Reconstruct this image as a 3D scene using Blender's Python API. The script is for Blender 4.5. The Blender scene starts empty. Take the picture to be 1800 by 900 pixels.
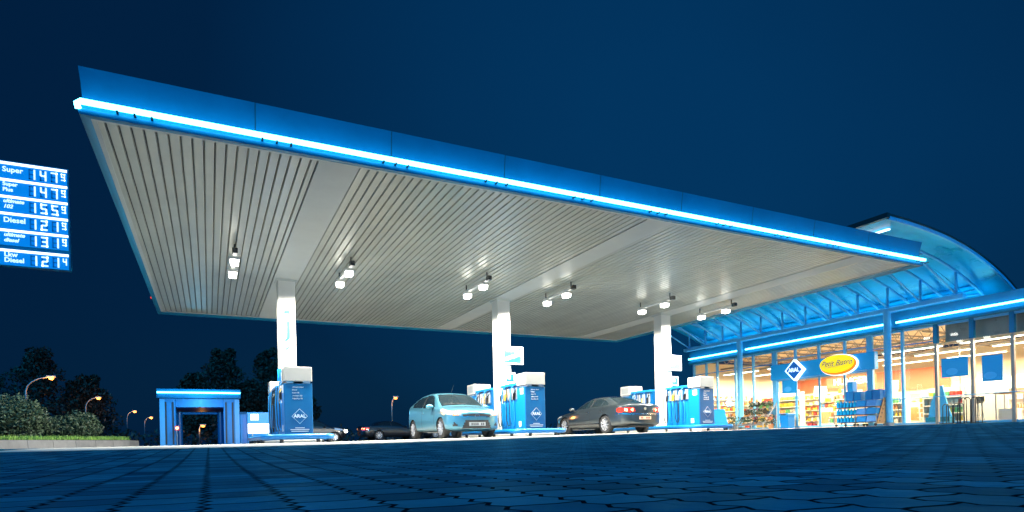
import bpy, bmesh, math, random
import numpy as np
from mathutils import Vector, Matrix
R = math.radians
random.seed(7)
rnd = random.Random(11)
S = bpy.context.scene
COL = S.collection

# ---------------------------------------------------------------- camera
cam = bpy.data.cameras.new('camera')
co = bpy.data.objects.new('camera', cam); COL.objects.link(co)
cam.sensor_width = 36.0; cam.sensor_fit = 'HORIZONTAL'
cam.lens = 36.0 * 1066 / 1800
cam.shift_x = 0.0; cam.shift_y = (770.2 - 450) / 1800
cam.clip_start = 0.05; cam.clip_end = 3000
YAW, ROLL = 26.522, 1.275
co.matrix_world = (Matrix.Translation((0, 0, .15)) @ Matrix.Rotation(-R(YAW), 4, 'Z')
                   @ Matrix.Rotation(R(90), 4, 'X') @ Matrix.Rotation(-R(ROLL), 4, 'Z'))
S.camera = co

# ---------------------------------------------------------------- world: dusk sky
W = bpy.data.worlds.new('World'); S.world = W; W.use_nodes = True
nt = W.node_tree; nt.nodes.clear()
N = nt.nodes.new; LK = nt.links.new
out = N('ShaderNodeOutputWorld'); bg = N('ShaderNodeBackground'); bg2 = N('ShaderNodeBackground'); add = N('ShaderNodeAddShader')
sky = N('ShaderNodeTexSky'); sky.sky_type = 'NISHITA'; sky.sun_disc = False
sky.sun_elevation = R(-4); sky.sun_rotation = R(40)
tint = N('ShaderNodeMix'); tint.data_type = 'RGBA'; tint.blend_type = 'MULTIPLY'; tint.inputs[0].default_value = 1
tint.inputs[7].default_value = (.1, .7, 1, 1)
LK(sky.outputs[0], tint.inputs[6]); LK(tint.outputs[2], bg.inputs[0]); bg.inputs[1].default_value = .05
tc = N('ShaderNodeTexCoord'); dot = N('ShaderNodeVectorMath'); dot.operation = 'DOT_PRODUCT'
dv = Vector((.62, .62, .44)).normalized(); dot.inputs[1].default_value = dv
ramp = N('ShaderNodeValToRGB'); cr = ramp.color_ramp
cr.elements[0].position = .45; cr.elements[0].color = (.0004, .0105, .040, 1)
cr.elements[1].position = 1.0; cr.elements[1].color = (.0006, .033, .110, 1)
e = cr.elements.new(.8); e.color = (.0004, .0140, .051, 1)
noi = N('ShaderNodeTexNoise'); noi.inputs['Scale'].default_value = 1.6; noi.inputs['Detail'].default_value = 3
ma = N('ShaderNodeMath'); ma.operation = 'MULTIPLY_ADD'; ma.inputs[1].default_value = .16
LK(tc.outputs['Generated'], dot.inputs[0]); LK(tc.outputs['Generated'], noi.inputs['Vector'])
sub = N('ShaderNodeMath'); sub.operation = 'SUBTRACT'; sub.inputs[1].default_value = .5
LK(noi.outputs[0], sub.inputs[0]); LK(sub.outputs[0], ma.inputs[0]); LK(dot.outputs['Value'], ma.inputs[2])
LK(ma.outputs[0], ramp.inputs[0]); LK(ramp.outputs[0], bg2.inputs[0]); bg2.inputs[1].default_value = 1.0
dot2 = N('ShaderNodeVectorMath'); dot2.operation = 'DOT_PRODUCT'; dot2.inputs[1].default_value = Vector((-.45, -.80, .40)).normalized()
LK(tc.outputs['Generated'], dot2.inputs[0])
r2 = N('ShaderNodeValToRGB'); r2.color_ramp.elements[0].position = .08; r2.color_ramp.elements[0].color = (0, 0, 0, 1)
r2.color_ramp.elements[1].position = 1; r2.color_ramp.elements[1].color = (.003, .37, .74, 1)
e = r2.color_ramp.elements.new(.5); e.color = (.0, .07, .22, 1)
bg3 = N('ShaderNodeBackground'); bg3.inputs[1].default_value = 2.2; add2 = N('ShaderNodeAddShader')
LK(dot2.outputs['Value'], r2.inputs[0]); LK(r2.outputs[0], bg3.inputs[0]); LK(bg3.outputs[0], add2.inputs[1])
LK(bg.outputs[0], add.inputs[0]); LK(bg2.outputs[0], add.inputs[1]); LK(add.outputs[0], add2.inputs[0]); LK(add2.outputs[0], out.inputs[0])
# last trace of twilight, from behind the left of the camera
sl = bpy.data.lights.new('twilight_sun', 'SUN'); sl.energy = .30; sl.angle = R(40); sl.color = (.03, .40, 1)
so = bpy.data.objects.new('twilight_sun', sl); COL.objects.link(so); so.rotation_euler = (R(62), 0, R(-40))

S.view_settings.view_transform = 'Standard'; S.view_settings.look = 'None'
S.view_settings.exposure = 0; S.view_settings.gamma = 1
S.render.engine = 'CYCLES'
S.cycles.use_denoising = True
try: S.cycles.denoiser = 'OPENIMAGEDENOISE'
except Exception: pass
S.cycles.max_bounces = 7; S.cycles.diffuse_bounces = 4; S.cycles.glossy_bounces = 4
S.cycles.transparent_max_bounces = 16; S.cycles.transmission_bounces = 4
S.cycles.sample_clamp_indirect = 4; S.cycles.caustics_reflective = False; S.cycles.caustics_refractive = False
S.cycles.use_light_tree = True

# ---------------------------------------------------------------- materials
MATS = {}
def mat(name, col=(.5, .5, .5), rough=.5, metal=0., emit=None, es=0., var=0., vscale=3., bump=0., bscale=20., spec=None, coat=0., trans=0.):
    m = bpy.data.materials.new(name); m.use_nodes = True
    t = m.node_tree; b = t.nodes['Principled BSDF']
    b.inputs['Base Color'].default_value = (*col, 1); b.inputs['Roughness'].default_value = rough
    b.inputs['Metallic'].default_value = metal
    if spec is not None: b.inputs['Specular IOR Level'].default_value = spec
    if coat: b.inputs['Coat Weight'].default_value = coat; b.inputs['Coat Roughness'].default_value = .04
    if emit: b.inputs['Emission Color'].default_value = (*emit, 1); b.inputs['Emission Strength'].default_value = es
    if trans: b.inputs['Transmission Weight'].default_value = trans
    if var or bump:
        g = t.nodes.new('ShaderNodeNewGeometry')
    if var:
        n = t.nodes.new('ShaderNodeTexNoise'); n.inputs['Scale'].default_value = vscale; n.inputs['Detail'].default_value = 6
        n.inputs['Roughness'].default_value = .65
        t.links.new(g.outputs['Position'], n.inputs['Vector'])
        r = t.nodes.new('ShaderNodeMapRange'); r.inputs[1].default_value = .3; r.inputs[2].default_value = .7
        r.inputs[3].default_value = 1 - var; r.inputs[4].default_value = 1 + var * .6
        mx = t.nodes.new('ShaderNodeVectorMath'); mx.operation = 'SCALE'; mx.inputs[0].default_value = col
        t.links.new(n.outputs[0], r.inputs[0]); t.links.new(r.outputs[0], mx.inputs['Scale'])
        t.links.new(mx.outputs[0], b.inputs['Base Color'])
        r2 = t.nodes.new('ShaderNodeMapRange'); r2.inputs[3].default_value = max(.03, rough - .12); r2.inputs[4].default_value = min(1, rough + .15)
        t.links.new(n.outputs[0], r2.inputs[0]); t.links.new(r2.outputs[0], b.inputs['Roughness'])
    if bump:
        n = t.nodes.new('ShaderNodeTexNoise'); n.inputs['Scale'].default_value = bscale; n.inputs['Detail'].default_value = 4
        t.links.new(g.outputs['Position'], n.inputs['Vector'])
        bb = t.nodes.new('ShaderNodeBump'); bb.inputs['Strength'].default_value = bump; bb.inputs['Distance'].default_value = .02
        t.links.new(n.outputs[0], bb.inputs['Height']); t.links.new(bb.outputs[0], b.inputs['Normal'])
    MATS[name] = m; return m
M = MATS
def island_tone(name, amt):
    t = MATS[name].node_tree; b = t.nodes['Principled BSDF']; lk = b.inputs['Base Color'].links[0]; src = lk.from_socket
    g = t.nodes.new('ShaderNodeNewGeometry'); r = t.nodes.new('ShaderNodeMapRange'); r.inputs[3].default_value = 1 - amt; r.inputs[4].default_value = 1 + amt
    v = t.nodes.new('ShaderNodeVectorMath'); v.operation = 'SCALE'
    t.links.new(g.outputs['Random Per Island'], r.inputs[0]); t.links.new(src, v.inputs[0]); t.links.new(r.outputs[0], v.inputs['Scale']); t.links.new(v.outputs[0], b.inputs['Base Color'])
mat('white_sheet', (.62, .64, .60), .42, var=.10, vscale=.7)
mat('soffit_sheet', (.54, .555, .49), .33, .30, var=.14, vscale=.6)
island_tone('soffit_sheet', .07)
mat('groove', (.10, .10, .095), .7)
mat('blue_sheet', (.002, .15, .30), .45, var=.16, vscale=1.2, spec=.25)
mat('blue_frame', (.01, .22, .58), .35, var=.06)
mat('light_blue_frame', (.14, .50, .82), .35, var=.06)
mat('vault_sheet', (.005, .46, .80), .28, var=.22, vscale=.9)
mat('dark_metal', (.03, .035, .04), .45)
mat('black_rubber', (.012, .012, .013), .6)
mat('grey_metal', (.33, .34, .35), .35, .7, var=.1)
mat('chrome', (.8, .8, .82), .12, 1.)
mat('alloy', (.72, .72, .74), .28, .6)
mat('white_paint', (.82, .81, .76), .4, var=.05, vscale=2)
mat('hood_grey', (.44, .44, .41), .4, var=.05)
mat('pump_blue', (.001, .095, .27), .35, var=.03, vscale=4, coat=.2)
mat('pump_panel', (.001, .16, .47), .35)
mat('silver_trim', (.6, .62, .64), .3, .5)
mat('letter_white', (.85, .87, .88), .4, emit=(.8, .9, 1), es=.25)
mat('sticker_white', (.8, .82, .84), .45)
mat('tube_light', (.9, .95, 1), .4, emit=(.10, .70, 1), es=13)
mat('lamp_lens', (1, 1, 1), .3, emit=(1, .97, .88), es=14)
mat('sodium', (1, .6, .3), .3, emit=(1, .30, .05), es=2.8)
mat('sign_blue_lit', (.01, .16, .55), .4, emit=(.0, .21, .58), es=.7)
mat('sign_white_lit', (.9, .95, 1), .4, emit=(.75, .92, 1), es=1.5)
mat('digit_white', (.9, .95, 1), .4, emit=(.78, .93, 1), es=1.15)
mat('ghost_digit', (.02, .2, .55), .5)
mat('terminal_white', (1, 1, 1), .4, emit=(.85, .95, 1), es=2.2)
mat('yellow_lit', (.9, .7, .02), .4, emit=(1, .72, .01), es=.95)
mat('orange_lit', (.9, .25, .02), .4, emit=(.95, .24, .01), es=.75)
mat('blue_ink', (.02, .12, .35), .5)
mat('diamond_blue', (.005, .10, .42), .4, emit=(.0, .11, .45), es=.5)
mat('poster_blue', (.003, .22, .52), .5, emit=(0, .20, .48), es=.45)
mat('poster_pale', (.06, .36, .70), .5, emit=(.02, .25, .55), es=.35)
mat('concrete', (.56, .54, .48), .65, var=.16, vscale=1.3, bump=.15, bscale=60)
mat('kerb', (.15, .155, .16), .8, var=.25, vscale=4, bump=.3, bscale=40)
mat('asphalt', (.045, .05, .055), .8, var=.2, vscale=.6)
mat('soil', (.03, .03, .02), .9)
mat('shop_floor', (.62, .56, .46), .25, var=.05)
mat('cream_wall', (.78, .68, .52), .6)
mat('salmon_wall', (.72, .22, .12), .5)
mat('wood', (.42, .22, .09), .45, var=.2, vscale=8)
mat('shelf_white', (.82, .78, .70), .45)
mat('ceiling_tile', (.62, .48, .33), .7, var=.08)
mat('truss', (.25, .24, .24), .5, .3)
mat('warm_strip', (1, .95, .85), .3, emit=(1, .86, .62), es=9)
mat('menu_lit', (1, .97, .9), .4, emit=(1, .93, .78), es=2.0)
mat('letter_warm', (1, .9, .75), .4, emit=(1, .9, .68), es=2.2)
mat('red_plastic', (.55, .03, .02), .4)
mat('tail_red', (.6, .01, .005), .15, emit=(1, .04, .01), es=1.2)
mat('tail_core', (1, .6, .3), .15, emit=(1, .6, .25), es=5)
mat('headlamp', (.85, .88, .9), .08, .6, emit=(1, .85, .6), es=.05)
mat('head_core', (1, 1, 1), .2, emit=(1, .95, .8), es=20)
mat('amber', (.9, .3, .03), .2, emit=(1, .35, .05), es=.4)
mat('paint_silverblue', (.09, .29, .39), .30, .6, coat=1.)
mat('paint_slate', (.030, .042, .050), .28, .5, coat=1.)
mat('paint_night', (.008, .011, .016), .3, .3, coat=1.)
mat('car_glass', (.006, .012, .016), .05, spec=.35)
mat('plate', (.75, .75, .72), .5)
mat('plate_lit', (.9, .6, .4), .5, emit=(1, .55, .35), es=.5)
mat('plate_ink', (.05, .05, .05), .5)
mat('hose_black', (.01, .01, .012), .35)
mat('lcd_grey', (.25, .27, .27), .3)
mat('green_poster', (.08, .38, .2), .5)
mat('yellow_poster', (.85, .6, .05), .5)
mat('wash_blue', (.003, .26, .58), .4, var=.1)
mat('bark', (.05, .035, .025), .9, bump=.5)
for i, c in enumerate([(.6, .05, .03), (.8, .5, .05), (.06, .22, .5), (.75, .72, .62), (.1, .35, .12), (.45, .2, .08), (.7, .3, .1), (.5, .45, .4)]):
    mat('product_%s' % ['red', 'yellow', 'blue', 'white', 'green', 'brown', 'orange', 'grey'][i], c, .4)
mat('bottle_blue', (.01, .3, .62), .12, coat=.5)
mat('crate_blue', (.001, .15, .42), .6, spec=.2)
mat('flower_pink', (.7, .12, .2), .6); mat('flower_yellow', (.8, .55, .05), .6); mat('flower_white', (.8, .75, .7), .6)

def leafmat(name, c1, c2):
    m = bpy.data.materials.new(name); m.use_nodes = True; t = m.node_tree; b = t.nodes['Principled BSDF']
    g = t.nodes.new('ShaderNodeNewGeometry'); r = t.nodes.new('ShaderNodeValToRGB')
    r.color_ramp.elements[0].color = (*c1, 1); r.color_ramp.elements[1].color = (*c2, 1)
    t.links.new(g.outputs['Random Per Island'], r.inputs[0]); t.links.new(r.outputs[0], b.inputs['Base Color'])
    b.inputs['Roughness'].default_value = .55; M[name] = m
leafmat('leaf_dark', (.012, .014, .009), (.045, .040, .026))
leafmat('leaf_hedge', (.02, .075, .02), (.085, .19, .045))
leafmat('leaf_lime', (.08, .2, .02), (.25, .42, .05))
leafmat('leaf_grey', (.02, .045, .026), (.075, .12, .065))
leafmat('grass_blade', (.06, .17, .02), (.2, .35, .05))

def glassmat():
    m = bpy.data.materials.new('window_glass'); m.use_nodes = True; t = m.node_tree; t.nodes.clear()
    o = t.nodes.new('ShaderNodeOutputMaterial'); mx = t.nodes.new('ShaderNodeMixShader')
    tr = t.nodes.new('ShaderNodeBsdfTransparent'); tr.inputs[0].default_value = (.93, .96, .96, 1)
    gl = t.nodes.new('ShaderNodeBsdfGlossy'); gl.inputs['Roughness'].default_value = .02
    fr = t.nodes.new('ShaderNodeFresnel'); gb = t.nodes.new('ShaderNodeNewGeometry'); mi = t.nodes.new('ShaderNodeMapRange'); mi.inputs[3].default_value = 1.5; mi.inputs[4].default_value = 1 / 1.5
    t.links.new(gb.outputs['Backfacing'], mi.inputs[0]); t.links.new(mi.outputs[0], fr.inputs[0])
    t.links.new(fr.outputs[0], mx.inputs[0]); t.links.new(tr.outputs[0], mx.inputs[1]); t.links.new(gl.outputs[0], mx.inputs[2])
    t.links.new(mx.outputs[0], o.inputs[0]); M['window_glass'] = m
glassmat()

def pavermat():
    m = bpy.data.materials.new('block_paving'); m.use_nodes = True; t = m.node_tree; b = t.nodes['Principled BSDF']
    n = t.nodes.new; L = t.links.new
    g = n('ShaderNodeNewGeometry'); sx = n('ShaderNodeSeparateXYZ'); L(g.outputs['Position'], sx.inputs[0])
    # interlocking saw-tooth long joints: X shifted by a triangle wave along Y
    pp = n('ShaderNodeMath'); pp.operation = 'PINGPONG'; pp.inputs[1].default_value = .05; L(sx.outputs[1], pp.inputs[0])
    ad = n('ShaderNodeMath'); ad.operation = 'MULTIPLY_ADD'; ad.inputs[1].default_value = .55; L(pp.outputs[0], ad.inputs[0]); L(sx.outputs[0], ad.inputs[2])
    pq = n('ShaderNodeMath'); pq.operation = 'PINGPONG'; pq.inputs[1].default_value = .1; L(sx.outputs[0], pq.inputs[0])
    ae = n('ShaderNodeMath'); ae.operation = 'MULTIPLY_ADD'; ae.inputs[1].default_value = .16; L(pq.outputs[0], ae.inputs[0]); L(sx.outputs[1], ae.inputs[2])
    cx = n('ShaderNodeCombineXYZ'); L(ae.outputs[0], cx.inputs[0]); L(ad.outputs[0], cx.inputs[1])
    br = n('ShaderNodeTexBrick'); br.offset = .5; br.inputs['Scale'].default_value = 1
    br.inputs['Brick Width'].default_value = .20; br.inputs['Row Height'].default_value = .195
    br.inputs['Mortar Size'].default_value = .0085; br.inputs['Mortar Smooth'].default_value = .35; br.inputs['Bias'].default_value = 0
    br.inputs['Color1'].default_value = (.008, .048, .085, 1); br.inputs['Color2'].default_value = (.030, .175, .260, 1)
    br.inputs['Mortar'].default_value = (.004, .010, .016, 1)
    L(cx.outputs[0], br.inputs['Vector'])
    n1 = n('ShaderNodeTexNoise'); n1.inputs['Scale'].default_value = 1.1; n1.inputs['Detail'].default_value = 8; n1.inputs['Roughness'].default_value = .7
    L(g.outputs['Position'], n1.inputs['Vector'])
    n2 = n('ShaderNodeTexNoise'); n2.inputs['Scale'].default_value = 130; n2.inputs['Detail'].default_value = 5
    L(g.outputs['Position'], n2.inputs['Vector'])
    mr = n('ShaderNodeMapRange'); mr.inputs[1].default_value = .3; mr.inputs[2].default_value = .7; mr.inputs[3].default_value = .45; mr.inputs[4].default_value = 1.45
    L(n1.outputs[0], mr.inputs[0])
    sc = n('ShaderNodeVectorMath'); sc.operation = 'SCALE'; L(br.outputs['Color'], sc.inputs[0]); L(mr.outputs[0], sc.inputs['Scale'])
    L(sc.outputs[0], b.inputs['Base Color']); b.inputs['Specular IOR Level'].default_value = 0; b.inputs['Specular Tint'].default_value = (.35, .75, 1, 1)
    rr = n('ShaderNodeMapRange'); rr.inputs[1].default_value = .35; rr.inputs[2].default_value = .65; rr.inputs[3].default_value = .42; rr.inputs[4].default_value = .75
    L(n1.outputs[0], rr.inputs[0]); L(rr.outputs[0], b.inputs['Roughness'])
    b1 = n('ShaderNodeBump'); b1.inputs['Strength'].default_value = .9; b1.inputs['Distance'].default_value = .012; b1.invert = True
    L(br.outputs['Fac'], b1.inputs['Height'])
    # each block lies at its own slight height
    b3 = n('ShaderNodeBump'); b3.inputs['Strength'].default_value = .5; b3.inputs['Distance'].default_value = .03
    n3 = n('ShaderNodeTexNoise'); n3.inputs['Scale'].default_value = 7; n3.inputs['Detail'].default_value = 3; L(g.outputs['Position'], n3.inputs['Vector'])
    L(n3.outputs[0], b3.inputs['Height']); L(b1.outputs[0], b3.inputs['Normal'])
    b2 = n('ShaderNodeBump'); b2.inputs['Strength'].default_value = .35; b2.inputs['Distance'].default_value = .003
    L(n2.outputs[0], b2.inputs['Height']); L(b3.outputs[0], b2.inputs['Normal']); L(b2.outputs[0], b.inputs['Normal'])
    gs = n('ShaderNodeBsdfGlossy'); gs.inputs['Color'].default_value = (.10, .50, .85, 1); gs.inputs['Roughness'].default_value = .38
    L(b2.outputs[0], gs.inputs['Normal']); mg = n('ShaderNodeMixShader'); g4 = n('ShaderNodeMapRange'); g4.inputs[1].default_value = .4; g4.inputs[2].default_value = .65; g4.inputs[3].default_value = .11; g4.inputs[4].default_value = .015
    L(n1.outputs[0], g4.inputs[0]); g5 = n('ShaderNodeMath'); g5.operation = 'SUBTRACT'; g5.inputs[0].default_value = 1; L(br.outputs['Fac'], g5.inputs[1])
    g6 = n('ShaderNodeMath'); g6.operation = 'MULTIPLY'; L(g5.outputs[0], g6.inputs[0]); L(g4.outputs[0], g6.inputs[1]); L(g6.outputs[0], mg.inputs[0]); L(b.outputs[0], mg.inputs[1]); L(gs.outputs[0], mg.inputs[2])
    L(mg.outputs[0], [q for q in t.nodes if q.type == 'OUTPUT_MATERIAL'][0].inputs[0])
    M['block_paving'] = m
pavermat()

# ---------------------------------------------------------------- helpers
def link(o, parent=None):
    COL.objects.link(o)
    if parent is not None: o.parent = parent
    return o
def props(o, label=None, cat=None, group=None, kind=None):
    if label: o['label'] = label
    if cat: o['category'] = cat
    if group: o['group'] = group
    if kind: o['kind'] = kind
    return o
def thing(name, label, cat, loc=(0, 0, 0), rotz=0, group=None):
    o = bpy.data.objects.new(name, None); link(o); o.location = loc; o.rotation_euler = (0, 0, rotz)
    o.empty_display_size = .3
    return props(o, label, cat, group)
def copy_tree(o, parent=None):
    c = o.copy(); link(c, parent)
    for ch in list(o.children): copy_tree(ch, c)
    return c
def ss(a, b, x):
    t = min(1, max(0, (x - a) / (b - a))); return t * t * (3 - 2 * t)
def gz(x, y):
    r = math.hypot(x, y)
    return ss(3.5, 16, r) * (.15 + .0080 * min(22, max(0, x - 3)) + .008 * min(12, max(0, -x - 3)))

class MB:
    def __init__(s, o=(0, 0, 0)): s.v = []; s.f = []; s.o = Vector(o)
    def add(s, vs, fs):
        b = len(s.v); s.v += [tuple(v) for v in vs]; s.f += [tuple(i + b for i in f) for f in fs]; return s
    def box(s, x0, x1, y0, y1, z0, z1):
        return s.add([(x0, y0, z0), (x1, y0, z0), (x1, y1, z0), (x0, y1, z0), (x0, y0, z1), (x1, y0, z1), (x1, y1, z1), (x0, y1, z1)],
                     [(0, 3, 2, 1), (4, 5, 6, 7), (0, 1, 5, 4), (1, 2, 6, 5), (2, 3, 7, 6), (3, 0, 4, 7)])
    def rbox(s, x0, x1, y0, y1, z0, z1, r=.02):  # box with chamfered edges
        bm = bmesh.new(); bmesh.ops.create_cube(bm, size=1)
        for v in bm.verts: v.co = Vector(((x0 + x1) / 2 + v.co.x * (x1 - x0), (y0 + y1) / 2 + v.co.y * (y1 - y0), (z0 + z1) / 2 + v.co.z * (z1 - z0)))
        bmesh.ops.bevel(bm, geom=bm.edges[:], offset=r, segments=2, profile=.5, affect='EDGES')
        bm.verts.index_update()
        s.add([v.co[:] for v in bm.verts], [[v.index for v in f.verts] for f in bm.faces]); bm.free(); return s
    def bar(s, p, q, w, h=None, up=(0, 0, 1)):
        h = h or w; p = Vector(p); q = Vector(q); d = (q - p).normalized(); u = Vector(up)
        if abs(d.dot(u)) > .98: u = Vector((1, 0, 0))
        a = d.cross(u).normalized(); b = a.cross(d).normalized(); a *= w / 2; b *= h / 2
        vs = [p - a - b, p + a - b, p + a + b, p - a + b, q - a - b, q + a - b, q + a + b, q - a + b]
        return s.add(vs, [(0, 1, 2, 3), (7, 6, 5, 4), (0, 4, 5, 1), (1, 5, 6, 2), (2, 6, 7, 3), (3, 7, 4, 0)])
    def tube(s, pts, r, n=8, caps=True, closed=False):
        pts = [Vector(p) for p in pts]; rs = r if isinstance(r, (list, tuple)) else [r] * len(pts)
        vs = []; a = None; m = len(pts)
        for i, p in enumerate(pts):
            if closed: d = (pts[(i + 1) % m] - pts[i - 1]).normalized()
            else: d = (pts[min(i + 1, m - 1)] - pts[max(i - 1, 0)]).normalized()
            if a is None:
                a = d.cross(Vector((0, 0, 1)));
                if a.length < .05: a = d.cross(Vector((1, 0, 0)))
            a = (a - d * a.dot(d)).normalized(); b = d.cross(a)
            for k in range(n):
                t = 2 * math.pi * k / n; vs.append(p + (a * math.cos(t) + b * math.sin(t)) * rs[i])
        fs = []
        for i in range(m if closed else m - 1):
            j = (i + 1) % m
            for k in range(n): fs.append((i * n + k, i * n + (k + 1) % n, j * n + (k + 1) % n, j * n + k))
        if caps and not closed: fs += [tuple(range(n))[::-1], tuple(range((m - 1) * n, m * n))]
        return s.add(vs, fs)
    def cyl(s, p, q, r, n=16, r2=None): return s.tube([p, q], [r, r2 if r2 is not None else r], n)
    def prism(s, poly, axis, a, b):  # poly of (u,v); axis 'x': (a|b,u,v) 'y': (u,a|b,v) 'z': (u,v,a|b)
        f = {'x': lambda u, v, t: (t, u, v), 'y': lambda u, v, t: (u, t, v), 'z': lambda u, v, t: (u, v, t)}[axis]
        n = len(poly); vs = [f(u, v, a) for u, v in poly] + [f(u, v, b) for u, v in poly]
        return s.add(vs, [tuple(range(n))[::-1], tuple(range(n, 2 * n))] + [(i, (i + 1) % n, n + (i + 1) % n, n + i) for i in range(n)])
    def sheet(s, prof, axis, a, b):  # open profile extruded, single skin
        f = {'x': lambda u, v, t: (t, u, v), 'y': lambda u, v, t: (u, t, v)}[axis]
        n = len(prof); vs = [f(u, v, a) for u, v in prof] + [f(u, v, b) for u, v in prof]
        return s.add(vs, [(i, i + 1, n + i + 1, n + i) for i in range(n - 1)])
    def sphere(s, c, r, n=10, sz=1):
        c = Vector(c); vs = [c + Vector((0, 0, r * sz))]; fs = []
        for i in range(1, n):
            t = math.pi * i / n
            for k in range(2 * n):
                p = math.pi * k / n; vs.append(c + Vector((math.sin(t) * math.cos(p), math.sin(t) * math.sin(p), math.cos(t) * sz)) * r)
        vs.append(c - Vector((0, 0, r * sz))); w = 2 * n
        for k in range(w):
            fs.append((0, 1 + k, 1 + (k + 1) % w))
            for i in range(n - 2): a = 1 + i * w; fs.append((a + k, a + w + k, a + w + (k + 1) % w, a + (k + 1) % w))
            a = 1 + (n - 2) * w; fs.append((a + k, len(vs) - 1, a + (k + 1) % w))
        return s.add(vs, fs)
    def build(s, name, material, parent=None, smooth=False, label=None, fix=True):
        me = bpy.data.meshes.new(name); me.from_pydata([tuple(Vector(v) - s.o) for v in s.v], [], s.f)
        if fix:
            bm = bmesh.new(); bm.from_mesh(me); bmesh.ops.recalc_face_normals(bm, faces=bm.faces); bm.to_mesh(me); bm.free()
        if smooth:
            me.shade_smooth()
            if smooth == 'auto':
                me.set_sharp_from_angle(angle=R(40))
        me.materials.append(M[material] if isinstance(material, str) else material)
        o = bpy.data.objects.new(name, me); link(o, parent)
        if label: o['label'] = label
        return o

def text(name, body, size, material, parent, loc, rot=(R(90), 0, 0), ext=.004, shear=0., align='CENTER', sx=1., label=None, bold=0., top=False):
    cu = bpy.data.curves.new(name, 'FONT'); cu.body = body; cu.size = size; cu.extrude = ext; cu.shear = shear
    cu.align_x = align; cu.align_y = 'CENTER'; cu.offset = bold; cu.resolution_u = 3
    t = bpy.data.objects.new('tmp', cu); COL.objects.link(t)
    bpy.context.view_layer.update()
    me = bpy.data.meshes.new_from_object(t.evaluated_get(bpy.context.evaluated_depsgraph_get()))
    bpy.data.objects.remove(t)
    me.transform(Matrix.Diagonal((sx, 1, 1, 1))); me.materials.clear(); me.materials.append(M[material]); me.name = name
    o = bpy.data.objects.new(name, me); link(o, parent); o.location = loc; o.rotation_euler = rot
    if label: o['label'] = label
    return o
FX = (R(90), 0, -R(90))   # faces -X

# ---------------------------------------------------------------- ground
def ground_sheet(name, material, xs, ys, dz):
    mb = MB(); nx, ny = len(xs), len(ys)
    mb.v = [(x, y, gz(x, y) + dz) for y in ys for x in xs]
    mb.f = [(j * nx + i, j * nx + i + 1, (j + 1) * nx + i + 1, (j + 1) * nx + i) for j in range(ny - 1) for i in range(nx - 1)]
    o = mb.build(name, material, smooth=True, fix=False); props(o, kind='structure'); return o
def rng(a, b, st): return list(np.arange(a, b, st)) + [b]
xs = [-900, -300, -120, -60] + rng(-30, 40, 1.0) + [60, 120, 300, 900]
ys = [-60, -20] + rng(-4, 45, 1.0) + [60, 120, 300, 1500]
ground_sheet('ground', 'block_paving', xs, ys, 0)
ground_sheet('concrete_forecourt', 'concrete', rng(-3, 24.9, .9), rng(11.2, 28, .6), .004)
ground_sheet('road', 'asphalt', [-300, -60] + rng(-30, 60, 3) + [300], [30, 33, 36, 40, 44, 60, 80], .008)

# ---------------------------------------------------------------- canopy
CX0, CX1, CY0, CY1, CZ = -1.48, 18.76, 10.80, 25.38, 5.05
colx = (2.15, 9.35, 16.65)
cp = thing('fuel_canopy', 'large flat canopy with ribbed white underside and blue edge glowing above the pumps', 'canopy', (8.6, 18, 0))
O = (8.6, 18, 0)
# ribbed soffit: narrow lamellas with real recessed grooves, running front to back
mb = MB(O); gr = MB(O); x = CX0
bands = [(c - .36, c + .36) for c in colx]
PT = .166
while x < CX1 - .01:
    hit = [b for b in bands if b[0] - .01 <= x < b[1]]
    if hit: x = hit[0][1]; continue
    nb = [b[0] for b in bands if b[0] > x] + [CX1]
    e_ = min(x + PT, nb[0])
    if e_ - x > .05:
        g_ = .036
        mb.sheet([(x + g_ * .2, CZ + .035), (x + g_ / 2, CZ + .002), (x + g_ / 2 + .006, CZ), (e_ - g_ / 2 - .006, CZ), (e_ - g_ / 2, CZ + .002), (e_ - g_ * .2, CZ + .035)], 'y', CY0, CY1)
    x = e_
mb.build('ribbed_soffit', 'soffit_sheet', cp, fix=False)
MB(O).box(CX0, CX1, CY0, CY1, CZ + .04, CZ + .06).build('soffit_backing', 'groove', cp)
for b in bands:
    MB(O).box(b[0] + .01, b[1] - .01, CY0 + .02, CY1 - .02, CZ - .012, CZ + .03).build('beam_cover', 'white_sheet', cp)
# roof and fascia profile (outward n, z)
MB(O).box(CX0 - .1, CX1 + .1, CY0 - .1, CY1 + .1, 5.40, 5.50).build('roof_deck', 'dark_metal', cp)
prof = [(-.02, 5.052), (.02, 5.02), (.18, 4.972), (.22, 4.976), (.235, 5.0), (.23, 5.06), (.20, 5.08), (.165, 5.10), (.155, 5.25), (.18, 5.46), (.22, 5.67), (.19, 5.675), (.14, 5.45)]
mb = MB(O); n = len(prof)
corner = [lambda a: (CX0 - a * .5, CY0 - a), lambda a: (CX1 + a, CY0 - a), lambda a: (CX1 + a, CY1 + a), lambda a: (CX0 - a * .5, CY1 + a)]
vs = [(*c(a), z) for c in corner for a, z in prof]
mb.add(vs, [(k * n + i, k * n + i + 1, ((k + 1) % 4) * n + i + 1, ((k + 1) % 4) * n + i) for k in range(4) for i in range(n - 1)])
mb.build('fascia', 'blue_sheet', cp, smooth='auto')
MB(O).box(CX0 - .002, CX1, CY0 + .001, CY0 + .07, CZ - .015, CZ + .02).box(CX0 - .002, CX1, CY1 - .07, CY1, CZ - .015, CZ + .02)\
    .box(CX0, CX0 + .07, CY0 + .071, CY1 - .071, CZ - .015, CZ + .02).box(CX1 - .07, CX1, CY0 + .071, CY1 - .071, CZ - .015, CZ + .02)\
    .build('soffit_edge_trim', 'white_sheet', cp)
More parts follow.
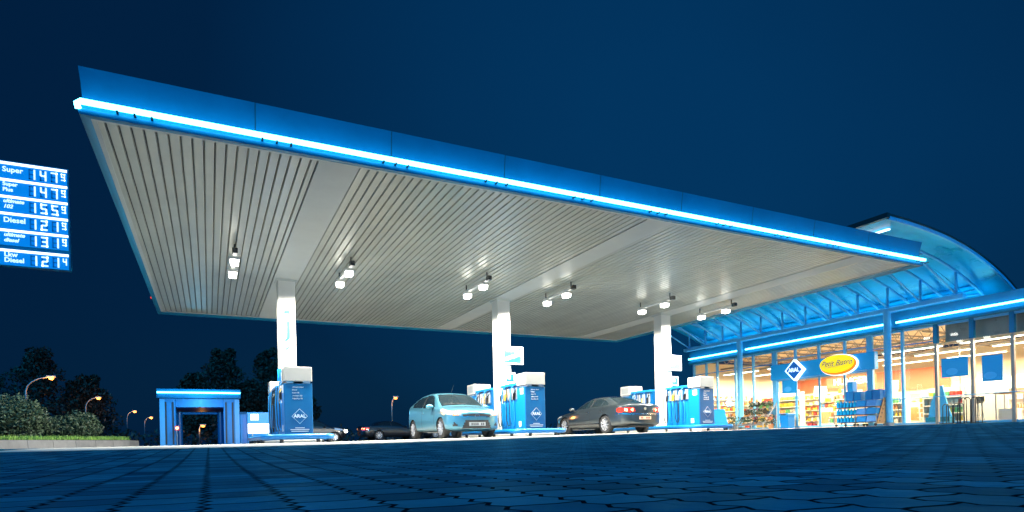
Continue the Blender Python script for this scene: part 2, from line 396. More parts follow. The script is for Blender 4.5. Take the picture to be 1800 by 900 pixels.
for k in range(1, 9):
    q = CX0 + k * 2.25
    MB(O).prism([(CY0 - .156, 5.25), (CY0 - .160, 5.25), (CY0 - .184, 5.46), (CY0 - .223, 5.668), (CY0 - .218, 5.668), (CY0 - .178, 5.46)], 'x', q - .006, q + .006).build('fascia_seam', 'dark_metal', cp)
# blue edge tube with its small brackets
yt = CY0 - .295; tl = MB(O)
tl.tube([(CX0 - .115, yt + .07, 5.05), (CX0 - .125, yt + .03, 5.10), (CX0 - .08, yt, 5.125), (7.5, yt, 5.125), (CX1 + .2, yt, 5.125)], .043, 10)
tl.build('light_tube', 'tube_light', cp, smooth=True)
for k in range(11):
    bx_ = CX0 + .35 + k * 1.98
    for q in (0, .22, .44): MB(O).box(bx_ + q, bx_ + q + .03, yt - .02, yt + .1, 5.062, 5.082).build('tube_bracket', 'dark_metal', cp)
for q in (5.4, 8.1, 8.4, 10.2, 16.3): MB(O).cyl((q, CY0 - .13, 5.022), (q, CY0 - .13, 5.032), .02).build('rivet_plate', 'chrome', cp)
# columns
for i, c in enumerate(colx):
    g = gz(c, 19.4)
    mb = MB(O); mb.rbox(c - .24, c + .24, 19.16, 19.64, g - .02, CZ - .01, .02)
    co_ = mb.build('column', 'white_paint', cp)
    MB(O).box(c - .29, c + .29, 19.11, 19.69, CZ - .06, CZ - .013).build('column_head', 'white_sheet', cp)
# red marker lamp on the left edge
MB(O).sphere((CX0 - .13, 23.2, 5.06), .04, 6).build('marker_lamp', 'tail_red', cp)

# twin floodlights: one kind, copied
def make_flood():
    t = thing('twin_floodlight', 'x', 'floodlight', (0, 0, 0), 0, 'twin floodlights under the canopy')
    MB().rbox(-.05, .05, -.95, .80, .05, .12, .01).build('mounting_bar', 'white_paint', t)
    for y in (-.9, .7): MB().cyl((0, y, .12), (0, y, .30), .02).build('hanger', 'dark_metal', t)
    MB().rbox(-.06, .06, -1.12, -.95, .03, .16, .012).build('ballast_box', 'dark_metal', t)
    for y in (-.62, .62):
        h = MB().prism([(-.13, .05), (.13, .05), (.10, -.02), (-.10, -.02)], 'y', y - .12, y + .12).build('lamp_head', 'white_paint', t)
        MB().prism([(-.10, -.021), (.10, -.021), (.085, -.13), (-.085, -.13)], 'y', y - .11, y + .11).build('lens', 'lamp_lens', h)
    return t
fl0 = make_flood()
flx = (.65, 3.46, 7.42, 10.33, 14.35, 17.25)
fll = ['twin floodlight hanging left of the left column under the ribbed canopy', 'twin floodlight hanging just right of the left column',
       'twin floodlight hanging left of the middle column', 'twin floodlight hanging right of the middle column',
       'twin floodlight hanging above the dark saloon car, left of the right column', 'twin floodlight hanging at the shop end of the canopy']
for i, fx in enumerate(flx):
    t = fl0 if i == 0 else copy_tree(fl0)
    t.location = (fx, 17.18, CZ - .30); t['label'] = fll[i]
    for y in (-.62, .62):
        l = bpy.data.lights.new('flood_lamp', 'SPOT'); l.energy = 820 * (1, 1, 1.1, 1.35, 1.4, .9)[i]; l.color = (1, .94, .82); l.shadow_soft_size = .07
        l.spot_size = R(148); l.spot_blend = .22
        lo = bpy.data.objects.new('flood_lamp', l); link(lo, t); lo.location = (0, y, -.21); lo.rotation_euler = (R(19), 0, 0)

# ---------------------------------------------------------------- fuel islands
def diamond(mb, cx, y, cz, w, h, t):
    mb.prism([(cx, cz + h), (cx + w, cz), (cx, cz - h), (cx - w, cz)], 'y', y - t, y)
def make_dispenser():
    # end cabinet faces -Y (local y 0..0.6), hose bays run to y = 1.95
    t = thing('fuel_dispenser', 'x', 'fuel pump', (0, 0, 0), 0, 'fuel dispensers on the islands')
    cab = MB().rbox(-.36, .36, 0, .60, .12, 1.50, .02).build('cabinet', 'pump_blue', t)
    for s_ in (-1, 1): MB().box(s_ * .357 - .005, s_ * .357 + .005, .03, .57, .14, 1.45).build('side_panel', 'pump_panel', cab)
    for s_ in (-1, 1): MB().box(s_ * .21 - .09, s_ * .21 + .09, -.02, .5, 1.50, 1.56).build('hood_bracket', 'silver_trim', cab)
    hood = MB().rbox(-.355, .355, -.03, .62, 1.55, 1.94, .02).build('display_hood', 'hood_grey', t)
    for s_ in (-1, 1): MB().box(s_ * .356 - .004, s_ * .356 + .004, .06, .54, 1.62, 1.88).build('display_glass', 'lcd_grey', hood)
    lg = MB(); diamond(lg, .02, -.004, .62, .205, .205, .006); lg.build('diamond_rim', 'sticker_white', cab)
    lg = MB(); diamond(lg, .02, -.011, .62, .188, .188, .004); lg.build('diamond_panel', 'pump_blue', cab)
    text('diamond_lettering', 'ARAL', .125, 'letter_white', cab, (.02, -.018, .622), bold=.003)
    for k, (s_, w) in enumerate((('ultimate diesel', .9), ('Diesel', 1), ('Super 95', 1), ('ultimate 102', 1), ('SuperPlus 98', 1))):
        text('fuel_name', s_, .05, 'sticker_white', cab, (-.16, -.004, 1.40 - k * .077), align='LEFT', shear=.3 if 'ult' in s_ else 0)
    for k, w in enumerate((.12, .24, .22)): MB().box(.02 - w, .02 + w, -.005, -.001, .30 - k * .045, .322 - k * .045).build('info_line', 'sticker_white', cab)
    MB().box(-.372, -.364, .30, .46, .22, .40).build('warning_sticker', 'sticker_white', cab)
    MB().box(-.372, -.364, .12, .34, 1.26, 1.46).build('card_slot', 'sticker_white', cab)
    MB().box(-.25, .25, .60, 1.95, .10, 1.06).build('hose_housing', 'pump_blue', t)
    MB().box(-.22, .22, .60, 1.95, 1.06, 1.60).build('upper_frame', 'pump_blue', t)
    MB().rbox(-.30, .30, .60, 1.97, 1.60, 1.68, .01).build('top_rail', 'blue_frame', t)
    for k in range(4):
        y = .66 + k * .325
        for s_ in (-1, 1):
            MB().rbox(min(s_ * .25, s_ * .31), max(s_ * .25, s_ * .31), y, y + .235, .14, 1.05, .012).build('hose_panel', 'pump_panel', t)
            yy = y + .285
            hz = [(s_ * .27, yy, 1.62), (s_ * .40, yy, 1.50), (s_ * .43, yy, 1.0), (s_ * .42, yy - .01, .45), (s_ * .38, yy - .05, .26), (s_ * .36, yy - .12, .28),
                  (s_ * .36, yy - .15, .5), (s_ * .36, yy - .13, .9), (s_ * .37, yy - .12, 1.16)]
            MB().tube(hz, .017, 6).build('hose', 'hose_black' if k % 2 else 'blue_frame', t, smooth=True)
            nz = MB().bar((s_ * .36, yy - .12, 1.12), (s_ * .33, yy - .14, 1.34), .05, .07)
            nz.bar((s_ * .33, yy - .14, 1.34), (s_ * .25, yy - .10, 1.48), .035, .035)
            nz.bar((s_ * .39, yy - .12, 1.16), (s_ * .38, yy - .14, 1.32), .012, .03)
            nz.build('nozzle', ['hose_black', 'silver_trim', 'product_yellow', 'hose_black'][k], t)
            MB().rbox(min(s_ * .22, s_ * .27), max(s_ * .22, s_ * .27), y + .04, y + .20, 1.14, 1.52, .01).build('nozzle_boot', 'silver_trim', t)
    MB().box(-.30, .30, -.0, 1.98, .0, .10).build('plinth', 'blue_sheet', t)
    return t
d0 = make_dispenser()
dl = [('fuel dispenser at the near end of the left island, showing its blue diamond panel', 'fuel dispenser behind the column on the left island'),
      ('fuel dispenser at the near end of the middle island, right of the silver blue hatchback', 'fuel dispenser at the far end of the middle island, partly hidden by the hatchback'),
      ('fuel dispenser at the near end of the right island, in front of the shop', 'fuel dispenser behind the white column on the right island')]
rail_l = ['blue tubular guard rail around the left fuel island', 'blue tubular guard rail around the middle fuel island', 'blue tubular guard rail around the right fuel island']
for i, c in enumerate(colx):
    g = gz(c, 19)
    isl = MB((c, 19.4, g)).rbox(c - .55, c + .55, 16.75, 22.05, g - .05, g + .09, .03).build('island_plinth', 'concrete')
    isl.location = (c, 19.4, g); props(isl, ['low concrete plinth under the left pair of fuel dispensers', 'low concrete plinth under the middle pair of fuel dispensers',
                        'low concrete plinth under the right pair of fuel dispensers'][i], 'plinth', 'concrete island plinths')
    a = d0 if i == 0 else copy_tree(d0); a.location = (c, 17.0, g + .09); a['label'] = dl[i][0]
    b = copy_tree(d0); b.location = (c, 21.8, g + .09); b.rotation_euler = (0, 0, math.pi); b['label'] = dl[i][1]
    t = thing('guard_rail', rail_l[i], 'guard rail', (c, 19.4, g), 0, 'blue guard rails around the islands')
    pts = []
    x0, x1, y0, y1, r_ = -.92, .78, -2.95, 2.95, .22
    for (cx_, cy_, a0) in ((x1 - r_, y0 + r_, -90), (x1 - r_, y1 - r_, 0), (x0 + r_, y1 - r_, 90), (x0 + r_, y0 + r_, 180)):
        for k in range(6): q = R(a0 + 18 * k); pts.append((cx_ + r_ * math.cos(q), cy_ + r_ * math.sin(q), .16))
    MB().tube(pts, .075, 12, closed=True).build('rail_tube', 'pump_panel', t, smooth=True)
    for fx_ in (x0, x1):
        for fy in (-2.5, -1.2, 0, 1.2, 2.5): MB().cyl((fx_, fy, 0), (fx_, fy, .10), .05).build('foot', 'black_rubber', t)
    for fx_ in (-.5, .4): MB().cyl((fx_, y0, 0), (fx_, y0, .10), .05).build('foot', 'black_rubber', t)
# topper signs on the hose frames
for i, (c, ty) in enumerate(((2.15, 19.0), (9.35, 18.55), (16.65, 18.6))):
    g = gz(c, 19) + .09 + 1.68
    t = thing('topper_sign', ['blue topper sign above the hoses of the left island', 'blue and white topper sign above the hoses of the middle island',
              'blue and white topper sign above the hoses of the right island'][i], 'sign', (c - .12, ty, g), 0, 'topper signs on the dispensers')
    MB().box(-.2, .2, 0, .03, .06, .42).build('board', 'sign_white_lit' if i else 'pump_panel', t)
    MB().box(-.15, .15, -.006, -.001, .11, .37).build('picture', 'pump_blue', t)
    MB().box(-.10, .02, -.012, -.007, .2, .32).build('picture_mark', 'sticker_white', t)
    for q in (-.1, .1): MB().cyl((q, .015, 0), (q, .015, .06), .012).build('stem', 'dark_metal', t)
    # flat emergency box on the left side of the islands
    b = MB().rbox(-.12, .12, -.06, .06, .0, .30, .01).build('waste_box', 'sticker_white' if i else 'sign_white_lit')
    b.location = (c - .1, 19.55 - .62, g); props(b, ['white box on the left island dispenser top', 'white box on the middle island dispenser top', 'white box on the right island dispenser top'][i], 'box', 'boxes on the dispenser tops')
# column signs
for i, c in enumerate(colx):
    if i:
        t = thing('flag_sign', ['', 'white edged blue flag sign with yellow stripe sticking out of the middle column', 'pale lit flag sign sticking out of the right column'][i], 'sign', (c + .24, 19.1, 2.75), 0, 'flag signs on the columns')
        MB().rbox(-.35, .45, -.04, .04, 0, .62, .01).build('sign_box', 'sign_white_lit', t)
        MB().box(-.32, .35, -.048, -.042, .05, .57).build('picture', 'pump_blue' if i == 1 else 'poster_pale', t)
        MB().prism([(-.30, .10), (.30, .30), (.30, .37), (-.30, .15)], 'y', -.056, -.05).build('stripe', 'product_yellow' if i == 1 else 'sign_white_lit', t)
        MB().prism([(-.30, .19), (.30, .40), (.30, .43), (-.30, .22)], 'y', -.056, -.05).build('white_stripe', 'sign_white_lit', t)
        text('sign_lettering', 'ultimate', .15, 'sign_white_lit', t, (0, -.058, .49), shear=.3)
    else:
        t = thing('column_sticker', 'tall blue and yellow sticker on the left white column', 'sticker', (c, 19.15, 2.9))
        MB().prism([(-.08, .25), (.08, .38), (.08, .9), (-.02, .9), (-.02, .4), (-.08, .34)], 'y', -.006, 0).build('blue_shape', 'pump_blue', t)
        MB().prism([(-.09, .12), (.04, .26), (.04, .32), (-.09, .18)], 'y', -.006, 0).build('yellow_shape', 'product_yellow', t)
        MB().prism([(-.06, .0), (.06, .1), (.06, .16), (-.06, .08)], 'y', -.006, 0).build('small_shape', 'pump_panel', t)
    o = MB().box(-.09, .09, -.006, 0, 0, .12).build('column_number_plate', 'pump_blue'); o.location = (c, 19.15, 4.0 if i == 0 else 3.95)
    props(o, ['small blue plate high on the left column', 'small blue plate high on the middle column', 'small blue plate high on the right column'][i], 'plate', 'blue plates on the columns')

# ---------------------------------------------------------------- cars
def hermite(keys):
    xs_ = [k[0] for k in keys]; ys_ = [k[1] for k in keys]; n_ = len(keys)
    d = [(ys_[i + 1] - ys_[i]) / (xs_[i + 1] - xs_[i]) for i in range(n_ - 1)]
    m_ = [d[0]] + [0 if d[i - 1] * d[i] <= 0 else 2 * d[i - 1] * d[i] / (d[i - 1] + d[i]) for i in range(1, n_ - 1)] + [d[-1]]
    def f(x):
        if x <= xs_[0]: return ys_[0]
        if x >= xs_[-1]: return ys_[-1]
        i = max(j for j in range(n_ - 1) if xs_[j] <= x); h = xs_[i + 1] - xs_[i]; t = (x - xs_[i]) / h
        return (ys_[i] * (1 + 2 * t) * (1 - t) ** 2 + h * m_[i] * t * (1 - t) ** 2 + ys_[i + 1] * t * t * (3 - 2 * t) + h * m_[i + 1] * t * t * (t - 1))
    return f
def make_car(name, label, P, paint, loc, rotz, group=None, detail=True):
    L, Wd = P['L'], P['W']; zt, zb, z0, wr, ze = [hermite(P[k]) for k in ('zt', 'zb', 'z0', 'wr', 'ze')]
    Rf, Rr, nf, nr = P.get('Rf', .45), P.get('Rr', .35), P.get('nf', 2.6), P.get('nr', 2.8)
    def wf(x):
        a = (1 - max(0, 1 - x / Rf) ** nf) ** (1 / nf); b = (1 - max(0, 1 - (L - x) / Rr) ** nr) ** (1 / nr)
        return min(a, b)
    st = [Rf * .5 * s_ ** 3.2 for s_ in np.linspace(0, 1, 26)] + list(np.linspace(Rf * .5, L - Rr * .5, 210 if detail else 70))[1:-1] + [L - Rr * .5 * s_ ** 3.2 for s_ in np.linspace(1, 0, 26)]
    nseg = (3, 3, 12, 12, 16, 8, 14) if detail else (2, 2, 5, 5, 7, 4, 6)
    rings = []
    for x in st:
        w = max(.002, Wd / 2 * wf(x)); a, b, t_ = z0(x), zb(x), zt(x); r_ = wr(x) * min(1, w / (Wd / 2) * 1.0); e_ = min(ze(x), t_)
        k = w / (Wd / 2)
        kp = [(0, a), (w * .86, a), (w * .97, a + .07 * k), (w, a + (b - a) * .45), (w * .975, b), (r_, e_), (r_ * .72, e_ + (t_ - e_) * .62), (0, t_)]
        pts = []; seg = []
        for j in range(7):
            for q in range(nseg[j]):
                u = q / nseg[j]; pts.append([kp[j][0] * (1 - u) + kp[j + 1][0] * u, kp[j][1] * (1 - u) + kp[j + 1][1] * u]); seg.append(j)
        pts.append(list(kp[7])); seg.append(6)
        A = np.array(pts)
        for _ in range(7 if detail else 3):
            B = A.copy(); B[1:-1] = .25 * A[:-2] + .5 * A[1:-1] + .25 * A[2:]; A = B
        rings.append(A)
    n_ = len(rings[0]); wheels = P['wheels']; ra = P['ra']; rw = P['rw']
    groups = {}
    def side_poly(x, z):
        for poly in P['side']:
            ins = False; m_ = len(poly)
            for i in range(m_):
                (x1, z1), (x2, z2) = poly[i], poly[i - 1]
                if (z1 > z) != (z2 > z) and x < (x2 - x1) * (z - z1) / (z2 - z1) + x1: ins = not ins
            if ins: return True
        return False
    def classify(x, y, z, s_):
        for xw in wheels:
            if math.hypot(x - xw, z - rw) < ra and y > Wd / 2 * .66: return None
        if s_ >= 5 or (s_ == 4 and z > ze(x) - .015):
            wsb, wst = P['ws']
            if wsb < x < wst and y < wr(x) - .055: return 'windscreen'
            rwb, rwt = P['rws']
            if rwb < x < rwt and y < wr(x) - .07: return 'rear_window'
        if s_ in (3, 4) and side_poly(x, z): return 'side_window'
        for nm, fn in P['zones']:
            if fn(x, y, z): return nm
        return 'body'
    mats = dict(body=paint, windscreen='car_glass', rear_window='car_glass', side_window='car_glass', grille='black_rubber', intake='black_rubber', headlight='headlamp',
                taillight='tail_red', lamp_core='tail_core', trim='chrome', fog='black_rubber', pillar='black_rubber', seam='black_rubber', sill='black_rubber', amber='amber', brightcore='head_core')
    for i in range(len(rings) - 1):
        A, B = rings[i], rings[i + 1]; xa, xb = st[i], st[i + 1]
        for j in range(n_ - 1):
            sg = 0; acc = 0
            for q, c_ in enumerate(nseg):
                if j < acc + c_: sg = q; break
                acc += c_
            mx, my, mz = (xa + xb) / 2, (A[j][0] + A[j + 1][0] + B[j][0] + B[j + 1][0]) / 4, (A[j][1] + A[j + 1][1] + B[j][1] + B[j + 1][1]) / 4
            c_ = classify(mx, my, mz, sg)
            if c_ is None: continue
            groups.setdefault(c_, []).append((i, j))
    t = thing(name, label, 'car', loc, rotz, group)
    cx_ = L / 2
    body = None
    for nm in ['body'] + [k for k in groups if k != 'body']:
        for sides in ((1, -1),) if nm in ('body', 'windscreen', 'rear_window', 'grille', 'intake', 'seam', 'sill', 'trim', 'pillar') else ((1,), (-1,)):
            idx = {}; vs = []; fs = []
            def vid(i, j, s_):
                key = (i, j, s_ if j not in (0, n_ - 1) else 1)
                if key not in idx: idx[key] = len(vs); vs.append((st[i] - cx_, s_ * rings[i][j][0], rings[i][j][1]))
                return idx[key]
            for (i, j) in groups[nm]:
                for s_ in sides:
                    q = [vid(i, j, s_), vid(i + 1, j, s_), vid(i + 1, j + 1, s_), vid(i, j + 1, s_)]
                    if s_ < 0: q = q[::-1]
                    fs.append(q)
            me = bpy.data.meshes.new(nm); me.from_pydata(vs, [], fs); me.shade_smooth(); me.materials.append(M[mats[nm]])
            pn = {'lamp_core': 'taillight_lamp', 'brightcore': 'headlight_bulb', 'amber': 'indicator', 'fog': 'fog_lamp', 'seam': 'door_seam', 'trim': 'chrome_strip', 'intake': 'air_intake'}.get(nm, nm)
            o = bpy.data.objects.new(pn, me); link(o, t)
            if nm == 'body': body = o
    # underbody, inner arches, wheels
    MB().box(.25 - cx_, L - .25 - cx_, -Wd * .32, Wd * .32, z0(L / 2) + .02, .55).build('underbody', 'black_rubber', t)
    for s_ in (1, -1):
        for xw in wheels:
            yo = s_ * (Wd / 2 - .02); yi = s_ * (Wd / 2 - .22)
            pr = [(rw * .66, 0), (rw * .93, 0), (rw, .03), (rw, .17), (rw * .93, .20), (rw * .66, .20)]
            mb = MB(); nn = 40
            for k in range(nn):
                a_ = 2 * math.pi * k / nn
                for (r_, y_) in pr: mb.v.append((xw - cx_ + r_ * math.cos(a_), yo - s_ * y_, rw + r_ * math.sin(a_)))
            m_ = len(pr)
            for k in range(nn):
                for q in range(m_): mb.f.append((k * m_ + q, k * m_ + (q + 1) % m_, ((k + 1) % nn) * m_ + (q + 1) % m_, ((k + 1) % nn) * m_ + q))
            wo = mb.build('wheel', 'black_rubber', t, smooth='auto')
            rm = MB(); c3 = (xw - cx_, yo - s_ * .015, rw)
            ns = P.get('spokes', 8)
            for k in range(ns):
                a_ = 2 * math.pi * k / ns; dx, dz = math.cos(a_), math.sin(a_)
                rm.bar((c3[0] + dx * .04, c3[1] - s_ * .005, rw + dz * .04), (c3[0] + dx * rw * .68, c3[1], rw + dz * rw * .68), .034, .05, up=(0, 1, 0))
            ring = [(c3[0] + rw * .66 * math.cos(R(k * 9)), c3[1] - s_ * .01, rw + rw * .66 * math.sin(R(k * 9))) for k in range(40)]
            rm.tube(ring, .018, 6, closed=True); rm.cyl((c3[0], c3[1] + s_ * .008, rw), (c3[0], c3[1] - s_ * .05, rw), .065, 16)
            rm.build('rim', 'alloy', wo)
            MB().cyl((c3[0], yo - s_ * .07, rw), (c3[0], yo - s_ * .19, rw), rw * .66, 24).build('brake_backing', 'dark_metal', wo)
            ar = MB(); prr = [(xw - cx_ + (ra - .001) * math.cos(R(k * 9)), rw + (ra - .001) * math.sin(R(k * 9))) for k in range(-2, 23)]
            ar.sheet([(a_, b_) for a_, b_ in prr], 'y', s_ * (Wd / 2 - .035), s_ * (Wd / 2 - .40)); ar.build('wheel_arch_liner', 'black_rubber', t, fix=False)
    for s_ in (1, -1):   # mirrors
        mx_, mz = P['mirror']; yb = s_ * (Wd / 2 - .06)
        mb = MB(); mb.sphere((0, 0, 0), 1, 8); mb.v = [(mx_ - cx_ + v[0] * .075 + abs(v[1]) * .01, yb + s_ * .14 + v[1] * .125, mz + v[2] * .075) for v in mb.v]
        mm = mb.build('side_mirror', paint, t, smooth=True)
        MB().bar((mx_ - cx_ + .02, yb - s_ * .02, mz - .06), (mx_ - cx_, yb + s_ * .08, mz - .02), .05, .03).build('mirror_foot', 'black_rubber', mm)
    return t, body, dict(zt=zt, zb=zb, wf=wf, cx=cx_)

hatch = dict(L=3.95, W=1.70, wheels=(.82, 3.31), ra=.345, rw=.305, mirror=(1.42, .98), spokes=10, Rf=.50, Rr=.35,
    zt=[(0, .74), (.06, .80), (.25, .86), (.55, .925), (.95, .99), (1.08, 1.045), (1.75, 1.385), (2.05, 1.455), (2.5, 1.485), (3.1, 1.46), (3.5, 1.40), (3.70, 1.28), (3.86, 1.0), (3.95, .7)],
    zb=[(0, .67), (.25, .75), (.6, .82), (1.1, .89), (2., .93), (3., 1.0), (3.6, 1.05), (3.84, .93), (3.95, .65)],
    z0=[(0, .25), (.3, .19), (3.6, .20), (3.95, .28)],
    wr=[(0, .70), (.5, .70), (1.0, .735), (1.3, .70), (1.75, .60), (2.5, .57), (3.3, .55), (3.7, .58), (3.95, .62)],
    ze=[(0, .70), (.25, .81), (.55, .875), (.95, .94), (1.08, .985), (1.75, 1.34), (2.05, 1.405), (2.5, 1.42), (3.1, 1.39), (3.5, 1.32), (3.70, 1.21), (3.86, .96), (3.95, .67)],
    ws=(1.03, 1.80), rws=(3.52, 3.74),
    side=[[(1.36, .965), (1.80, 1.315), (2.02, 1.365), (2.38, 1.375), (2.38, .985)], [(2.45, .99), (2.45, 1.372), (2.95, 1.35), (3.32, 1.29), (3.46, 1.17), (3.34, 1.06)]],
    zones=[('grille', lambda x, y, z: x < .3 and y < .44 and .625 < z < .70 - .15 * y * y),
           ('trim', lambda x, y, z: x < .3 and y < .46 and .605 < z <= .625),
           ('intake', lambda x, y, z: x < .3 and y < .36 + (.52 - z) * .45 and .27 < z < .52),
           ('fog', lambda x, y, z: x < .45 and .60 < y < .70 and .34 < z < .34 + (y - .58) * 1.1 + .03),
           ('brightcore', lambda x, y, z: x < .8 and math.hypot(y - .62, z - .725) < .035 and x > .03),
           ('amber', lambda x, y, z: x < .8 and .56 < y < .70 and .655 < z < .69 and x > .03),
           ('headlight', lambda x, y, z: .05 < x < .80 and y > .48 and .645 + (x - .06) * .20 < z < .755 + (x - .06) * .18),
           ('taillight', lambda x, y, z: x > 3.72 and y > .5 and .78 < z < 1.1),
           ('seam', lambda x, y, z: y > .6 and z > .33 and z < .96 and (abs(x - 1.32) < .008 or abs(x - 2.42) < .008)),
           ('pillar', lambda x, y, z: y > .5 and 2.38 < x < 2.45 and 1.0 < z < 1.37),
           ])
ang = math.pi / 2
# hatchback drives towards the camera (-Y): local +x (rear) -> +Y
hl, hb, hi = make_car('hatchback_car', 'silver blue three door hatchback with lit headlight beside the middle pump island', hatch, 'paint_silverblue', (7.22, 18.95, gz(7.1, 19) + .004), R(91.5))
hl.scale = (1.04, 1.04, 1.04)
cx_ = hi['cx']
pl = MB().box(-.012, .0, -.26, .26, -.055, .055).build('number_plate', 'plate', hl); pl.location = (.0 - cx_ + .005, 0, .40)
for k in range(7):
    MB().box(-.016, -.0125, -.215 + k * .062, -.18 + k * .062, -.035, .035).build('plate_mark', 'plate_ink', pl) if k != 2 else None
MB().tube([(-.012 + .0 - cx_, .07 * math.cos(R(a)), .645 + .035 * math.sin(R(a))) for a in range(0, 360, 30)], .008, 6, closed=True).build('badge', 'chrome', hl)
MB().cyl((1.95 - cx_, 0, 1.45), (2.12 - cx_ - .38, 0, 1.66), .006, 6).build('antenna', 'dark_metal', hl)
for s_ in (1, -1): MB().rbox(2.18 - cx_, 2.34 - cx_, s_ * .86 - .018, s_ * .86 + .012, .80, .835, .008).build('door_handle', 'paint_silverblue', hl)
MB().tube([(1.06 - cx_, .62, 1.03), (1.10 - cx_, .2, 1.065), (1.08 - cx_, -.1, 1.06)], .009, 6).build('wiper', 'black_rubber', hl)

sedan = dict(L=4.80, W=1.86, wheels=(.92, 3.63), ra=.375, rw=.335, mirror=(1.62, .97), spokes=9, Rf=.55, Rr=.42, nr=2.5,
    zt=[(0, .62), (.1, .70), (.4, .80), (.9, .88), (1.35, .95), (1.5, .99), (2.15, 1.32), (2.5, 1.40), (2.9, 1.415), (3.4, 1.36), (4.1, 1.10), (4.3, 1.055), (4.68, 1.045), (4.76, .98), (4.8, .62)],
    zb=[(0, .56), (.4, .70), (1.0, .82), (2., .91), (3., .96), (3.9, 1.0), (4.5, .97), (4.74, .88), (4.8, .58)],
    z0=[(0, .24), (.3, .18), (4.3, .20), (4.8, .33)],
    wr=[(0, .72), (1.2, .76), (1.6, .74), (2.2, .60), (2.9, .57), (3.5, .58), (4.1, .68), (4.5, .76), (4.8, .74)],
    ze=[(0, .58), (.4, .76), (.9, .84), (1.35, .90), (1.5, .94), (2.15, 1.27), (2.5, 1.34), (2.9, 1.35), (3.4, 1.30), (4.1, 1.055), (4.3, 1.02), (4.68, 1.01), (4.76, .94), (4.8, .59)],
    ws=(1.5, 2.25), rws=(3.38, 4.05),
    side=[[(1.72, .965), (2.2, 1.245), (2.5, 1.30), (2.62, 1.305), (2.66, .985)], [(2.74, .99), (2.70, 1.307), (3.05, 1.30), (3.30, 1.255), (3.34, 1.01)], [(3.38, 1.015), (3.35, 1.24), (3.72, 1.08), (3.74, 1.035)]],
    zones=[('headlight', lambda x, y, z: .06 < x < .7 and y > .5 and .58 + x * .18 < z < .68 + x * .2),
           ('grille', lambda x, y, z: x < .3 and y < .5 and .45 < z < .64),
           ('lamp_core', lambda x, y, z: x > 4.35 and (math.hypot((y - .52) , z - .815) < .045 or math.hypot(y - .745, z - .815) < .05)),
           ('taillight', lambda x, y, z: x > 4.35 and y > .42 and math.hypot((y - .66) / .26 if x > 4.6 else (x - 4.62) / .3, (z - .815) / .085) < 1),
           ('trim', lambda x, y, z: x > 4.3 and .655 < z < .685),
           ('pillar', lambda x, y, z: y > .5 and 2.655 < x < 2.72 and 1.0 < z < 1.31),
           ('seam', lambda x, y, z: y > .7 and z > .33 and z < .97 and (abs(x - 1.55) < .008 or abs(x - 2.7) < .008 or abs(x - 3.52 + .4 * (z < .6) * (.6 - z)) < .008)),
           ])
sl_, sb_, si_ = make_car('saloon_car', 'dark slate saloon car with glowing red tail lights left of the right pump island', sedan, 'paint_slate', (13.82, 19.55, gz(13.8, 19.5) + .004), R(-89))
cx_ = si_['cx']
pl = MB().box(0, .012, -.26, .26, -.055, .055).build('number_plate', 'plate_lit', sl_); pl.location = (4.8 - cx_ + .0, -.0, .53)
for k in range(7):
    if k not in (2, 3): MB().box(.0125, .016, -.20 + k * .06, -.165 + k * .06, -.03, .03).build('plate_mark', 'red_plastic', pl)
MB().cyl((4.77 - cx_, 0, .86), (4.815 - cx_, 0, .86), .055, 20).build('badge', 'chrome', sl_)
for s_ in (1, -1):
    for xx in (2.50, 3.36): MB().rbox(xx - cx_, xx + .17 - cx_, s_ * .935 - .02, s_ * .935 + .008, .80, .83, .008).build('door_handle', 'chrome', sl_)
for s_ in (-1, 1): MB().rbox(1.3 - cx_, 3.4 - cx_, s_ * .94 - .015, s_ * .94 + .015, .36, .385, .008).build('side_moulding', 'chrome', sl_)

# dim cars on the road behind
bgc, _, _ = make_car('parked_car', 'dark parked car far behind, furthest left of the dark row', sedan, 'paint_night', (12.0, 44, gz(12, 44) + .01), R(185), 'dark cars parked far behind', detail=False)
for (x_, y_, a, lb) in ((17.4, 46.5, 3, 'dark parked car far behind, just left of the silver blue hatchback'),):
    c_ = copy_tree(bgc); c_.location = (x_, y_, gz(x_, y_) + .01); c_.rotation_euler = (0, 0, R(a)); c_['label'] = lb
dv_, _, _ = make_car('passing_car', 'dark car with bright headlights on the road right of the left island', hatch, 'paint_night', (6.0, 40.6, gz(6.0, 40) + .01), R(182), None, detail=False)
for s_ in (1, -1): MB().sphere((-hi['cx'] + .04, s_ * .6, .66), .10, 8).build('headlight_beam_lens', 'head_core', dv_)

# ---------------------------------------------------------------- shop
FXs, FL = 24.7, .33        # facade plane, floor level
Y0s, Y1s, XB = 4.0, 26.3, 33.0
sp = thing('petrol_station_shop', 'long glazed shop with blue fascia and warm bright interior right of the canopy', 'shop', (28, 15, FL)); O = (28, 15, FL)
MB(O).box(FXs - .15, XB, Y0s, Y1s, .0, FL).build('floor_slab', 'shop_floor', sp)
MB(O).box(XB, XB + .25, Y0s, Y1s, FL, 4.2).build('back_wall', 'cream_wall', sp)
for y in (Y1s - .2, Y0s): MB(O).box(FXs + .1, XB, y, y + .2, FL, 4.2).build('end_wall', 'cream_wall', sp)
MB(O).box(FXs + .12, XB + .25, Y0s, Y1s, 4.42, 4.80).build('roof_slab', 'dark_metal', sp)
MB(O).box(FXs + .13, XB, Y0s + .2, Y1s - .2, 4.395, 4.418).build('ceiling', 'ceiling_tile', sp)
MB(O).box(XB - .06, XB - .002, 17.2, Y1s - .2, 2.2, 3.3).build('wall_band', 'salmon_wall', sp)
